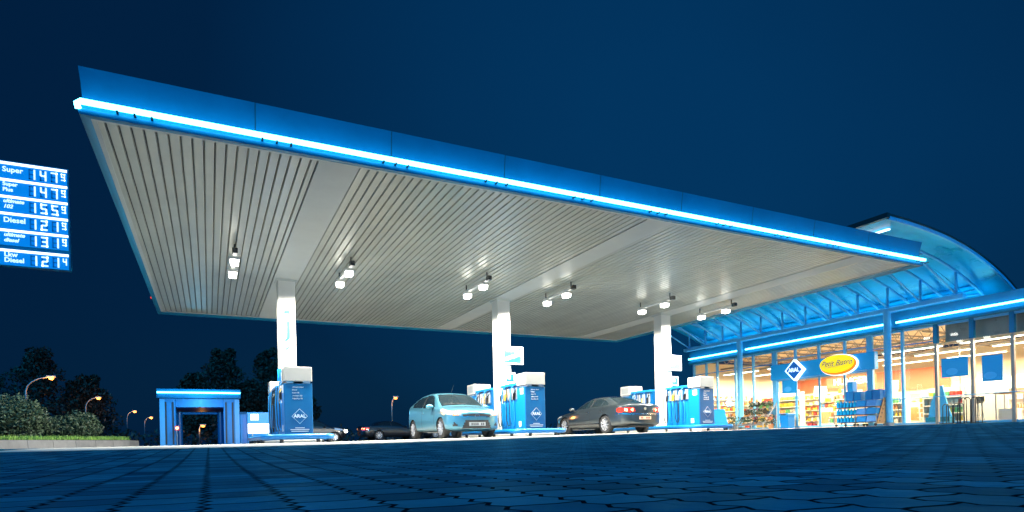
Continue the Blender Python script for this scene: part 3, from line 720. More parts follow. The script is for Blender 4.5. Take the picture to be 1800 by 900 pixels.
# fascia
mb = MB(O)
mb.prism([(FXs + .1, 4.10), (FXs - .10, 4.10), (FXs - .16, 4.14), (FXs - .16, 4.22), (FXs - .08, 4.30), (FXs - .06, 4.50), (FXs - .10, 4.82), (FXs + .1, 4.82)], 'y', Y0s, Y1s + .15)
mb.build('fascia', 'blue_sheet', sp)
for a, b in ((26.35, 22.50), (22.26, 14.98), (14.70, 4.2)):
    MB(O).cyl((FXs - .20, a, 4.40), (FXs - .20, b, 4.40), .036, 10).build('light_tube', 'tube_light', sp, smooth=True)
# mullions, transoms, panes
wide = (20.68, 15.92); dark = (13.35, 12.13, 10.9, 9.67, 8.44, 7.2, 5.97)
ml = [26.15, 25.2, 24.4, 23.13, 21.97, 20.68, 19.5, 18.28, 17.03, 15.92, 14.59, 13.35, 12.13, 10.9, 9.67, 8.44, 7.2, 5.97, 4.7]
for y in ml:
    w = .12 if y in wide else (.05 if y in dark else .045)
    zlo = 3.41 if y in (19.5, 18.28, 17.03) else FL
    if y in dark:
        MB(O).box(FXs - .05, FXs + .07, y - w, y + w, zlo, 3.38).build('mullion', 'grey_metal', sp)
        MB(O).box(FXs - .07, FXs + .09, y - .07, y + .07, 3.385, 4.10).build('mullion_head', 'blue_sheet', sp)
    else: MB(O).box(FXs - .05, FXs + .07, y - w, y + w, zlo, 4.10).build('mullion', 'light_blue_frame', sp)
for i in range(len(ml) - 1):
    a, b = ml[i + 1] + .07, ml[i] - .07
    door = 15.9 < (a + b) / 2 < 20.7
    if door:
        w_ = MB(O).box(FXs + .0, FXs + .012, a, b, 3.41, 4.08).build('upper_pane', 'window_glass', sp)
    else:
        w_ = MB(O).box(FXs + .0, FXs + .012, a, b, FL + .08, 4.08).build('pane', 'window_glass', sp)
    MB(O).box(FXs - .03, FXs + .05, a - .001, b + .001, 4.02, 4.098).build('head_rail', 'light_blue_frame', sp)
    if not door: MB(O).box(FXs - .03, FXs + .05, a - .001, b + .001, FL + .002, FL + .08).build('sill_rail', 'light_blue_frame', sp)
    if 13.3 < a < 26: MB(O).box(FXs - .02, FXs + .04, a - .001, b + .001, 3.46 if not door else 3.62, 3.50 if not door else 3.66).build('transom', 'blue_frame', sp)
    if not door and a > 4.6 and a < 14.7: MB(O).cyl((FXs - .09, a - .08, 1.36), (FXs - .09, b + .08, 1.36), .018, 8).build('handrail', 'light_blue_frame', sp)
# inner bulkhead seen through the right upper panes
MB(O).box(FXs + .35, FXs + .40, Y0s + .2, 13.2, 3.42, 4.39).build('inner_bulkhead', 'grey_metal', sp)
# door band and sliding doors
MB(O).box(FXs - .12, FXs + .10, 15.65, 20.82, 2.68, 3.40).build('door_band', 'poster_blue', sp)
MB(O).prism([(16.2, 2.72), (16.35, 2.95), (16.28, 3.1), (16.45, 3.36), (16.5, 3.36), (16.36, 3.1), (16.43, 2.95), (16.28, 2.72)], 'x', FXs - .128, FXs - .122).build('band_swirl', 'poster_pale', sp)
for k, (a, b) in enumerate(((20.54, 19.55), (19.5, 18.33), (18.30, 17.10), (17.07, 16.06))):
    d = MB(O)
    for yy in (a, b): d.box(FXs + .02, FXs + .06, min(yy, yy) - .03, yy + .03, FL + .01, 2.67)
    d.box(FXs + .02, FXs + .06, b + .03, a - .03, FL + .01, FL + .09); d.box(FXs + .02, FXs + .06, b + .03, a - .03, 2.60, 2.67)
    do = d.build('sliding_door', 'light_blue_frame', sp)
    MB(O).box(FXs + .035, FXs + .045, b + .03, a - .03, FL + .09, 2.6).build('glass', 'window_glass', do)
# ceiling joists seen through the upper panes
for y in ml[1:-1]:
    mb = MB(O); yy = y - .6
    mb.bar((FXs + .3, yy, 4.36), (XB, yy, 4.36), .05, .05); mb.bar((FXs + .3, yy, 3.95), (XB, yy, 3.95), .04, .04)
    x_ = FXs + .4; up = 0
    while x_ < XB - .6:
        mb.bar((x_, yy, 3.95 if up else 4.36), (x_ + .5, yy, 4.36 if up else 3.95), .025, .025); x_ += .5; up = 1 - up
    mb.build('roof_truss', 'truss', sp)
for x_ in (26.6, 28.8, 31.0): MB(O).box(x_ - .04, x_ + .04, Y0s + .3, Y1s - .3, 3.80, 3.90).build('ceiling_duct', 'truss', sp)
def area(name, loc, sx, sy, e_, col, parent, rot=(0, 0, 0)):
    l = bpy.data.lights.new(name, 'AREA'); l.shape = 'RECTANGLE'; l.size = sx; l.size_y = sy; l.energy = e_; l.color = col
    o = bpy.data.objects.new(name, l); link(o, parent); o.location = Vector(loc); o.rotation_euler = rot; return o
striplab = ['row of bright strip lamps nearest the shop window', 'middle row of bright strip lamps under the shop ceiling', 'rearmost row of bright strip lamps under the shop ceiling']
for i, x_ in enumerate((26.0, 28.3, 30.8)):
    t = thing('strip_lamp_row', striplab[i], 'ceiling lamp', (x_, 15, 3.4), 0, 'strip lamp rows in the shop')
    for k in range(7):
        yc = -9 + k * 3.0
        h = MB().box(-.09, .09, yc - 1.2, yc + 1.2, .03, .10).build('lamp_housing', 'shelf_white', t)
        MB().box(-.07, .07, yc - 1.15, yc + 1.15, .0, .029).build('lamp_tube', 'warm_strip', h)
    for q in (-7, 0, 7): area('strip_light', (0, q, -.02), .2, 6.5, 800, (1, .76, .46), t)
    area('strip_uplight', (0, 0, .2), .2, 20, 90, (1, .70, .40), t, (math.pi, 0, 0))
# columns in front
for i, (y, lb) in enumerate(((22.32, 'round light blue column left of the flower stand'), (14.84, 'round light blue column right of the drinks trolleys'), (7.36, 'round light blue column nearest the camera'))):
    t = thing('shop_column', lb, 'column', (24.15, y, gz(24.15, y)), 0, 'round columns carrying the glass roof')
    MB().cyl((0, 0, 0), (0, 0, 4.88 - gz(24.15, y)), .135, 24).build('shaft', 'light_blue_frame', t, smooth='auto')
    MB().cyl((0, 0, 0), (0, 0, .12), .17, 24).build('collar', 'grey_metal', t, smooth='auto')

# ---------------------------------------------------------------- barrel roof between canopy and shop
O = (22, 19, 5)
vr = thing('barrel_roof', 'curved blue lit barrel roof on ribs between the canopy and the shop', 'roof', O)
vp = hermite([(18.6, 6.72), (19.5, 6.70), (21.5, 6.56), (23.0, 6.32), (24.3, 5.98), (25.5, 5.53), (26.3, 5.12), (27.0, 4.70)])
va, vb = 11.5, 26.8
xs_ = list(np.linspace(18.9, 26.8, 28))
for k in range(10):
    a = va + (vb - va) / 10 * k; b = va + (vb - va) / 10 * (k + 1)
    lo = [(x, vp(x)) for x in xs_]; hi_ = [(x, vp(x) + .05) for x in xs_[::-1]]
    MB(O).prism(lo + hi_, 'y', a + .012, b - .012).build('roof_panel', 'vault_sheet', vr, smooth='auto')
MB(O).prism([(x, vp(x) + .052) for x in xs_] + [(x, vp(x) + .10) for x in xs_[::-1]], 'y', va - .05, vb + .05).build('top_cladding', 'dark_metal', vr)
MB(O).box(18.76, 18.9, va - .05, vb + .05, 6.68, 6.83).build('ridge_edge', 'dark_metal', vr)
MB(O).prism([(x, vp(x) - .07) for x in xs_] + [(x, vp(x) + .045) for x in xs_[::-1]], 'y', va - .02, va + .06).build('edge_rib', 'light_blue_frame', vr)
py = [12.36 + 1.236 * k for k in range(12)]
def rz(x): return vp(x) - .20
for y in py:
    xr = list(np.linspace(20.2, 26.4, 14))
    MB(O).tube([(x, y, rz(x)) for x in xr], .05, 8).build('arched_rib', 'light_blue_frame', vr, smooth=True)
    MB(O).cyl((24.2, y, 4.95), (24.2, y, rz(24.2)), .045, 10).build('post', 'light_blue_frame', vr, smooth=True)
    MB(O).cyl((24.15, y - .02, 4.98), (21.2, y - .02, rz(21.2) - .03), .035, 8).build('strut', 'light_blue_frame', vr, smooth=True)
for a, b in ((py[0], py[1]), (py[6], py[7]), (py[-2], py[-1])):
    for p_, q_ in ((a, b), (b, a)): MB(O).cyl((24.2, p_, 5.0), (25.9, q_, rz(25.9)), .035, 8).build('cross_brace', 'light_blue_frame', vr, smooth=True)
MB(O).rbox(24.08, 24.32, 12.1, 26.3, 4.80, 4.96, .02).build('edge_beam', 'light_blue_frame', vr)
for x_ in (20.4, 22.3, 25.6): MB(O).cyl((x_, py[0], rz(x_)), (x_, py[-1], rz(x_)), .03, 8).build('purlin', 'light_blue_frame', vr, smooth=True)
for x_ in (26.6,): MB(O).box(x_, x_ + .12, va, vb, 4.805, vp(x_) - .01).build('springing_wall', 'blue_sheet', vr)
# unseen blue tube added behind the fascia top to light the roof
MB(O).cyl((25.6, 12.0, 4.88), (25.6, 26.3, 4.88), .06, 10).build('light_tube', 'tube_light', vr, smooth=True)
MB(O).box(19.7, 19.8, 12.0, 12.9, 6.60, 6.64).build('roof_glow_strip', 'terminal_white', vr)  # short glowing white strip set below the roof panels

# ---------------------------------------------------------------- signs on the shop
t = thing('diamond_sign', 'blue diamond sign with white border and white lettering over the shop door', 'sign', (24.48, 19.35, 3.02))
def dia(w): return [(0, w), (w, 0), (0, -w), (-w, 0)]
MB().prism(dia(.50), 'x', -.10, .10).build('sign_box', 'sign_white_lit', t)
MB().prism(dia(.42), 'x', -.106, -.101).build('blue_face', 'diamond_blue', t)
text('lettering', 'ARAL', .27, 'sign_white_lit', t, (-.112, 0, 0), FX, bold=.003, sx=.88)
t = thing('oval_sign', 'yellow oval bistro sign with orange shadow edge over the shop door', 'sign', (24.42, 17.2, 3.04))
def ov(a, b, dy=0, dz=0): return [(dy + a * math.cos(R(k * 7.5)), dz + b * math.sin(R(k * 7.5))) for k in range(48)]
MB().prism(ov(.86, .46, -.03, -.03), 'x', .02, .14).build('white_rim', 'sign_white_lit', t)
MB().prism(ov(.83, .43, -.03, -.03), 'x', -.02, .019).build('orange_shadow', 'orange_lit', t)
MB().prism(ov(.80, .38, .01, .02), 'x', -.05, -.021).build('yellow_face', 'yellow_lit', t)
text('lettering', 'Petit Bistro', .33, 'blue_ink', t, (-.058, .02, .05), (R(90) , 0, -R(90)), shear=.45, sx=.95, bold=.002)
MB().prism([(.52, -.13), (-.30, -.06), (-.30, -.045), (.52, -.105)], 'x', -.057, -.052).build('underline', 'blue_ink', t)
for i, (ya, yb, za, zb_, lb) in enumerate(((20.2, 19.4, 1.98, 2.58, 'square blue poster hanging left of the sliding door'), (13.13, 12.24, 2.05, 2.74, 'wide blue poster on the pane behind the bicycle racks'),
                                 (11.80, 11.17, 1.78, 2.68, 'tall blue poster on the pane at the right edge of the photo'))):
    o = thing('window_poster', lb, 'poster', (24.62, (ya + yb) / 2, za), 0, 'blue posters on the shop windows')
    h = (ya - yb) / 2
    MB().box(-.012, 0, -h, h, 0, zb_ - za).build('sheet', 'poster_blue', o)
    MB().prism([(h * .0 + .2 * math.cos(R(a)) + h * .2, .2 + .13 * math.sin(R(a))) for a in range(0, 360, 20)], 'x', -.016, -.0125).build('pale_spot', 'poster_pale', o)
    MB().box(-.014, .002, -h, h, zb_ - za, zb_ - za + .02).build('hanging_bar', 'blue_frame', o)

# ---------------------------------------------------------------- shop interior
prod = ['product_red', 'product_yellow', 'product_blue', 'product_white', 'product_green', 'product_brown', 'product_orange', 'product_grey']
protos = {}
def product(i, kind):
    key = (i, kind)
    if key not in protos:
        mb = MB()
        if kind == 'bottle': mb.tube([(0, 0, 0), (0, 0, .17), (0, 0, .21), (0, 0, .27)], [.04, .04, .015, .015], 8)
        elif kind == 'bag': mb.prism([(-.05, 0), (.05, 0), (.065, .10), (.045, .22), (-.045, .22), (-.065, .10)], 'y', -.07, .07)
        else: mb.rbox(-.05, .05, -.06, .06, 0, .2, .006)
        protos[key] = mb.build('product_' + kind, prod[i]); COL.objects.unlink(protos[key])
    o = protos[key].copy(); COL.objects.link(o); return o
NP = [0]
def shelf_unit(y, x, L_, rot, lab, plab, levels=4, kind='box', skip=.1, h=1.7, dens=.16):
    t = thing('display_shelf', lab, 'shelf', (x, y, FL), rot, 'shelves inside the shop')
    MB().box(-.02, .02, -L_ / 2, L_ / 2, 0, h).build('back_panel', 'shelf_white', t)
    for s_ in (-1, 1): MB().box(-.36, .02, s_ * L_ / 2 - .02, s_ * L_ / 2 + .02, 0, h * .96).build('side_panel', 'shelf_white', t)
    for k in range(levels):
        z = .10 + k * (h - .2) / levels
        MB().box(-.38, -.021, -L_ / 2 + .021, L_ / 2 - .021, z, z + .03).build('shelf_board', 'shelf_white', t)
        q = -L_ / 2 + .12; row = rnd.randrange(8)
        while q < L_ / 2 - .1:
            if NP[0] < 290 and rnd.random() > skip:
                o = product(row, kind if rnd.random() < .7 else 'bag'); NP[0] += 1
                c_, s2 = math.cos(rot), math.sin(rot); lx, ly = -.24, q
                o.location = (x + lx * c_ - ly * s2, y + lx * s2 + ly * c_, FL + z + .031); o.rotation_euler = (0, 0, rot + rnd.uniform(-.1, .1))
                props(o, plab, 'packet', plab)
            if rnd.random() < .3: row = rnd.randrange(8)
            q += dens
    return t
shelf_unit(24.2, 29.0, 3.6, 0, 'long white shelf of goods left of the light blue column', 'goods on the shelf left of the light blue column', 5, h=2.0)
shelf_unit(20.8, 30.5, 3.0, 0, 'white shelf of goods behind the door opening', 'goods on the shelf behind the door opening', 5, h=1.8)
shelf_unit(17.2, 28.2, 1.6, 0, 'low white shelf of goods behind the drinks trolleys', 'goods on the low shelf behind the drinks trolleys', 4, kind='bottle', h=1.4)
shelf_unit(14.2, 27.0, 1.5, 0, 'narrow white shelf of goods right of the light blue column', 'goods on the narrow shelf right of the light blue column', 4, h=1.5)
shelf_unit(14.0, 31.8, 4.4, 0, 'tall bottle shelf against the rear wall', 'bottles on the tall shelf against the rear wall', 4, kind='bottle', h=2.1)
def wall_shelf(x, y, L_, h, lab, rot=0):
    t = thing('wall_shelf', lab, 'shelf', (x, y, FL), rot, 'goods shelves along the shop walls')
    MB().box(-.02, .02, -L_ / 2, L_ / 2, 0, h).build('back_panel', 'shelf_white', t)
    for k in range(6):
        z = .1 + k * (h - .15) / 6
        MB().box(-.35, -.021, -L_ / 2, L_ / 2, z, z + .025).build('shelf_board', 'shelf_white', t)
        for c_ in range(3):
            mb = MB(); q = -L_ / 2 + .05 + c_ * .13
            while q < L_ / 2 - .12:
                w = rnd.uniform(.06, .12); hh = rnd.uniform(.12, .24)
                if rnd.random() < .85: mb.box(-.30, -.08, q, q + w, z + .026, z + .026 + hh)
                q += .39
            o = mb.build('goods_row', rnd.choice(['product_yellow', 'product_white', 'product_orange', 'product_red', 'product_white', 'product_brown', 'product_yellow']), t); o['kind'] = 'stuff'
wall_shelf(32.6, 23.6, 4.2, 2.1, 'tall goods shelf on the rear wall behind the flower stand')
wall_shelf(30.6, 26.0, 3.6, 2.1, 'tall goods shelf along the far end wall of the shop', R(90))
wall_shelf(26.9, 26.0, 3.2, 2.1, 'tall goods shelf on the end wall nearest the window', R(90))
wall_shelf(29.3, 15.6, 1.8, 1.5, 'goods shelf between the counter and the narrow shelf')
# conical promotion pyramid in the doorway
t = thing('promotion_pyramid', 'stepped pale display pyramid standing behind the sliding doors', 'display stand', (27.2, 19.0, FL))
for k in range(6): MB().cyl((0, 0, .18 + k * .28), (0, 0, .22 + k * .28), .62 - k * .09, 20).build('tier', 'shelf_white', t)
MB().cyl((0, 0, 0), (0, 0, 1.7), .05).build('stem', 'grey_metal', t)
for k in range(6):
    for q in range(9 - k):
        a = 2 * math.pi * q / (9 - k); o = product((k * 3 + q) % 8, 'box'); r_ = .5 - k * .09
        o.location = (27.2 + r_ * math.cos(a), 19.0 + r_ * math.sin(a), FL + .222 + k * .28); o.rotation_euler = (0, 0, a)
        props(o, 'goods on the stepped display pyramid', 'packet', 'goods on the stepped display pyramid')
# bistro counter and back units
t = thing('bistro_counter', 'warm lit counter with glass top case below the white wall lettering', 'counter', (29.8, 19.2, FL))
MB().rbox(-.4, .4, -2.6, 2.6, 0, 1.05, .02).build('counter_body', 'shelf_white', t)
MB().box(-.42, -.402, -2.5, 2.5, .25, .85).build('front_panel', 'wood', t)
MB().box(-.35, .3, -2.4, 1.2, 1.06, 1.45).build('glass_case', 'window_glass', t)
for k in range(9): MB().sphere((-.05, -2.1 + k * .37, 1.13), .09, 6, .6).build('pastry', 'product_brown' if k % 2 else 'product_orange', t)
t = thing('coffee_machine', 'dark brown coffee machine on the counter under the white wall lettering', 'coffee machine', (29.9, 20.8 , FL + 1.06))
MB().rbox(-.25, .25, -.35, .35, 0, .62, .03).build('housing', 'product_brown', t); MB().box(-.27, -.252, -.25, .25, .3, .55).build('panel', 'dark_metal', t)
MB().cyl((-.3, .1, .1), (-.3, .1, .22), .04).build('spout', 'chrome', t)
lt = thing('wall_lettering', 'white lit wall lettering above the bistro counter', 'lettering', (29.95, 20.4, 2.72))
MB().box(.02, .08, -1.35, 1.35, -.28, .28).build('lettering_board', 'salmon_wall', lt)
text('lettering', 'HUNGER', .46, 'letter_warm', lt, (0, 0, 0), FX, bold=.012, ext=.012)
for i, (y, z, w, lb) in enumerate(((27.0 - 1.6, 2.3, .5, 'bright menu board furthest left behind the flower stand'), (24.0, 2.3, .45, 'bright menu board above the flower stand'), (22.3, 2.35, .55, 'bright menu board behind the sliding door'), (18.4, 2.3, .4, 'bright menu board right of the wall lettering'))):
    o = MB().box(-.03, .03, -w / 2 - .1, w / 2 + .1, -.28, .28).build('menu_board', 'menu_lit'); o.location = (30.2, y, z); o.rotation_euler = (R(6), 0, 0); props(o, lb, 'menu board', 'lit menu boards')
for i, (y, lb) in enumerate(((9.2, 'tall lit drinks cooler furthest right'), (10.6, 'tall lit drinks cooler second from the right'), (12.0, 'tall lit drinks cooler left of the other two'))):
    t = thing('drinks_cooler', lb, 'cooler', (31.6, y, FL), 0, 'drinks coolers at the rear wall')
    MB().rbox(0, .7, -.62, .62, 0, 2.05, .02).build('cabinet', 'shelf_white', t)
    MB().box(-.02, -.002, -.55, .55, .2, 1.75).build('lit_door', 'menu_lit', t)
    MB().box(-.04, -.021, -.60, .60, 1.8, 2.02).build('header', ['red_plastic', 'salmon_wall', 'red_plastic'][i], t)
    for k in range(4): MB().box(-.05, -.022, -.54, .54, .3 + k * .36, .33 + k * .36).build('shelf_board', 'grey_metal', t)
t = thing('red_wall_sign', 'red band sign high on the rear wall behind the tall blue poster', 'sign', (31.5, 10.6, 2.75))
MB().box(0, .06, -2.3, 2.3, -.25, .25).build('board', 'red_plastic', t); MB().sphere((-.02, -.6, 0), .16, 8).build('white_dot', 'menu_lit', t); MB().sphere((-.02, -1.2, 0), .16, 8).build('white_dot', 'menu_lit', t)
# bar tables and stools at the window
def bar_table(x, y, lb):
    t = thing('bar_table', lb, 'table', (x, y, FL), 0, 'bar tables at the shop window')
    MB().rbox(-.35, .35, -.35, .35, 1.04, 1.09, .01).build('tabletop', 'wood', t)
    for a, b in ((-.3, -.3), (.3, -.3), (.3, .3), (-.3, .3)): MB().cyl((a, b, 0), (a, b, 1.04), .02, 8).build('leg', 'grey_metal', t)
    MB().box(-.25, .25, -.25, .25, .1, .5).build('shelf_box', 'shelf_white', t)
bar_table(26.2, 11.7, 'square bar table behind the tall blue poster'); bar_table(26.4, 9.6, 'square bar table at the right edge')
def stool(x, y, lb, first=[None]):
    if first[0] is None:
        t = thing('bar_stool', lb, 'stool', (x, y, FL), 0, 'bar stools'); first[0] = t
        MB().cyl((0, 0, .74), (0, 0, .80), .19, 20).box(.14, .18, -.16, .16, .80, 1.0).build('seat', 'dark_metal', t)
        for a in range(4):
            c_, s_ = math.cos(R(45 + 90 * a)), math.sin(R(45 + 90 * a))
            MB().cyl((.12 * c_, .12 * s_, .74), (.23 * c_, .23 * s_, 0), .014, 8).build('leg', 'chrome', t)
        MB().tube([(.18 * math.cos(R(k * 24)), .18 * math.sin(R(k * 24)), .28) for k in range(15)], .01, 6, closed=True).build('foot_ring', 'chrome', t)
    else:
        t = copy_tree(first[0]); t.location = (x, y, FL); t['label'] = lb
stool(26.0, 10.9, 'bar stool between the two bar tables'); stool(25.9, 12.6, 'bar stool left of the bar tables, behind the bicycle racks')
t = thing('inner_column', 'round grey brown column inside the window at the right edge', 'column', (25.15, 10.55, FL)); MB().cyl((0, 0, 0), (0, 0, 3.4), .14, 20).build('shaft', 'wood', t, smooth='auto'); MB().cyl((0, 0, 3.4), (0, 0, 3.5), .18, 20).build('capital', 'grey_metal', t)
t = thing('promotion_display', 'blue cone shaped display standing inside behind the blue column', 'display stand', (25.6, 13.75, FL))
MB().prism([(-.42, .28), (.42, .28), (.30, .9), (-.02, 1.5), (-.12, 1.5), (-.25, .9)], 'x', -.03, .03).build('display_board', 'poster_pale', t); MB().rbox(-.2, .2, -.44, .44, 0, .28, .02).build('base', 'blue_sheet', t)
t = thing('pale_partition', 'pale green glass partition behind the bicycle racks', 'partition', (26.8, 12.8, FL)); MB().box(-.02, .02, -.8, .8, .1, 1.6).build('panel', 'shelf_white', t); MB().cyl((0, .82, 0), (0, .82, 3.3), .03).build('post', 'grey_metal', t)

# ---------------------------------------------------------------- things in front of the shop
# bin
g = gz(24, 19.4)
t = thing('litter_bin', 'blue litter bin left of the sliding doors', 'litter bin', (23.95, 19.42, g))
MB().prism([(-.20, 0), (.20, 0), (.235, .58), (-.235, .58)], 'y', -.22, .22).build('bin_body', 'pump_panel', t)
MB().rbox(-.26, .26, -.25, .25, .58, .70, .04).build('lid', 'blue_frame', t); MB().box(-.262, -.258, -.14, .14, .61, .67).build('slot', 'dark_metal', t)
# leaves
def leaves(mb, c, r, n_, size, sz=1., shell=.5, rr=rnd):
    for _ in range(n_):
        while True:
            p = Vector((rr.uniform(-1, 1), rr.uniform(-1, 1), rr.uniform(-1, 1)))
            if p.length <= 1 and p.length > shell * rr.random(): break
        p = Vector((p.x * r, p.y * r, p.z * r * sz)) + Vector(c)
        a = Vector((rr.gauss(0, 1), rr.gauss(0, 1), rr.gauss(0, 1))).normalized(); b = a.cross(Vector((rr.gauss(0, 1), rr.gauss(0, 1), rr.gauss(0, 1)))).normalized()
        s_ = size * rr.uniform(.6, 1.4)
        b0 = len(mb.v); mb.v += [tuple(p - a * s_), tuple(p + b * s_ * .45), tuple(p + a * s_), tuple(p - b * s_ * .45)]; mb.f.append((b0, b0 + 1, b0 + 2, b0 + 3))
# flower stand with potted plants
g = gz(23.8, 21)
t = thing('flower_stand', 'three tier metal flower stand beside the left light blue column', 'flower stand', (23.75, 20.95, g))
for k in range(3):
    xx = -.35 + k * .3; z = .18 + k * .38
    MB().box(xx - .16, xx + .16, -.75, .75, z, z + .03).build('tier', 'dark_metal', t)
    MB().box(xx - .17, xx - .155, -.75, .75, z, z + .07).build('tier_lip', 'grey_metal', t)
for s_ in (-1, 1):
    MB().bar((-.5, s_ * .76, 0), (-.5, s_ * .76, .3), .03).bar((.42, s_ * .76, 0), (.42, s_ * .76, 1.25), .03).bar((-.5, s_ * .76, .22), (.42, s_ * .76, 1.2), .03).build('side_frame', 'silver_trim', t)
leafs = ['leaf_grey', 'leaf_dark', 'leaf_grey']; fls = ['flower_yellow', 'flower_pink', 'flower_white', None]
posn = []
for k in range(3):
    for q in range(4): posn.append((23.4 + k * .3, 20.95 - .56 + q * .375, g + .21 + k * .38))
posn += [(23.4, 22.0, g), (23.5, 19.95, g), (23.25, 22.15, g)]
nm3 = ['lowest', 'middle', 'top']; nm4 = ['rightmost', 'second from right', 'second from left', 'leftmost']
for i, p in enumerate(posn):
    if i < 12: lb = 'potted plant on the %s tier of the flower stand, %s' % (nm3[i // 4], nm4[i % 4])
    else: lb = ['bushy potted plant on the ground at the left foot of the flower stand', 'bushy potted plant on the ground at the right foot of the flower stand', 'bushy potted plant on the ground, outermost left of the flower stand'][i - 12]
    sc_ = 1 if i < 12 else 1.7
    t = thing('potted_plant', lb, 'plant', p, 0, 'potted plants at the flower stand')
    MB().cyl((0, 0, 0), (0, 0, .12 * sc_), .06 * sc_, 12, .08 * sc_).build('pot', 'product_brown' if i % 2 else 'grey_metal', t)
    mb = MB(); leaves(mb, (0, 0, .24 * sc_), .15 * sc_, 110, .05, 1.1, .2); mb.build('foliage', leafs[i % 3], t, fix=False)
    if fls[i % 4]:
        mb = MB()
        for q in range(9): mb.sphere((rnd.uniform(-.12, .12) * sc_, rnd.uniform(-.13, .13) * sc_, rnd.uniform(.26, .40) * sc_), .022, 4)
        mb.build('flower', fls[i % 4], t)
# drinks trolleys
def trolley(y, w, lb, tall):
    g = gz(23.8, y); t = thing('goods_trolley', lb, 'trolley', (23.8, y, g), 0, 'goods trolleys outside the shop')
    for a in (-.3, .3):
        for b in (-w / 2 + .06, w / 2 - .06): MB().cyl((a - .02, b, .06), (a + .02, b, .06), .055, 14).build('castor', 'black_rubber', t)
    for k in range(3): MB().rbox(-.36, .34 , -w / 2, w / 2, .14 + k * .31, .17 + k * .31, .008).build('tray', 'dark_metal', t)
    for b in (-w / 2, w / 2): 
        MB().bar((.32, b, .1), (.32, b, 1.03), .03).build('upright', 'grey_metal', t); MB().bar((-.34, b, .1), (-.34, b, .5), .03).build('upright', 'grey_metal', t)
    return g
g1 = trolley(16.25, .92, 'trolley of blue bottles right of the sliding doors', 1)
g2 = trolley(15.35, .86, 'trolley of blue crates left of the right column', 0)
bt = None; n_ = 0
for k in range(3):
    for q in range(6):
        for d_ in range(2):
            if bt is None:
                bt = MB().tube([(0, 0, 0), (0, 0, .17), (0, 0, .21), (0, 0, .25)], [.06, .06, .02, .02], 10).build('canister', 'bottle_blue', smooth='auto'); o = bt
            else: o = bt.copy(); COL.objects.link(o)
            o.location = (23.8 - .22 + d_ * .2, 16.25 - .37 + q * .147, g1 + .175 + k * .31); lb_ = 'blue bottle on the trolley next to the sliding doors'
            props(o, lb_, 'bottle', lb_)
for k in range(3):
    for q in range(2):
        o = MB().prism([(-.34, 0), (.3, 0), (.3, .24), (-.28, .24)], 'y', -.20, .20).build('goods_crate', 'crate_blue' if (k + q) % 2 else 'pump_panel')
        o.location = (23.8, 15.35 - .215 + q * .43, g2 + .175 + k * .31)
        props(o, 'blue crate on the %s tray of the right trolley, %s one' % (nm3[k], ['right', 'left'][q]), 'crate', 'blue crates on the right trolley')
for i, (y, z, w, h, m_, lb) in enumerate(((16.18, g1 + 1.05, .33, .40, 'pump_panel', 'square blue box on top of the bottle trolley'), (16.16, g1 + 1.452, .24, .40, 'poster_blue', 'tall blue box topmost on the bottle trolley'),
                                    (15.84, g1 + 1.05, .28, .36, 'crate_blue', 'dark blue box on the bottle trolley, right of the square one'), (15.38, g2 + 1.05, .28, .38, 'crate_blue', 'dark blue box on the crate trolley, left one'),
                                    (15.06, g2 + 1.05, .32, .40, 'pump_panel', 'wide blue box on the crate trolley'))):
    o = MB().rbox(-.15, .15, -w / 2, w / 2, 0, h, .012).build('carton', m_); o.location = (23.85, y, z); props(o, lb, 'box', 'blue boxes on the trolleys')
# support boards under the upper boxes
MB().box(23.62, 24.05, 15.80, 16.70, g1 + 1.02, g1 + 1.048).build('x', 'grey_metal').name = 'top_board'
props(bpy.data.objects['top_board'], 'grey board across the top of the bottle trolley', 'board')
MB().box(23.62, 24.05, 14.92, 15.76, g2 + 1.02, g2 + 1.048).build('x', 'grey_metal').name = 'top_board'
o = [x for x in bpy.data.objects if x.name == 'top_board.001'][0]; props(o, 'grey board across the top of the crate trolley', 'board')
for b_ in (14.90,):
    o = MB().prism([(-.36, 0), (.30, 0), (.30, 1.02), (.12, 1.02)], 'y', -.012, .012).build('trolley_side_board', 'wood'); o.location = (23.8, b_, g2 + .1)
    props(o, 'slanted perforated side board against the crate trolley', 'board')
    for k in range(6):
        h_ = MB().cyl((0, -.02, 0), (0, -.013, 0), .03, 10).build('hole', 'dark_metal', o); h_.location = (-.18 + k * .075, 0, .10 + k * .155)
# bicycle racks
def rack(x, y, h, lb):
    g = gz(x, y); t = thing('bicycle_rack', lb, 'bicycle rack', (x, y, g), 0, 'bicycle racks')
    for k in range(4):
        yy = -.27 + k * .18; xx = (k % 2) * .1
        pts = [(xx, yy - .10, 0)] + [(xx, yy - .10 * math.cos(R(a)), h - .10 + .10 * math.sin(R(a))) for a in range(0, 181, 20)] + [(xx, yy + .10, 0)]
        MB().tube(pts, .017, 8).build('hoop', 'dark_metal', t, smooth=True)
    MB().box(-.05, .15, -.42, .42, .005, .03).build('base_bar', 'dark_metal', t)
rack(23.95, 12.45, .72, 'low hooped bicycle rack, the left one'); rack(24.1, 11.95, .92, 'taller hooped bicycle rack, the right one')
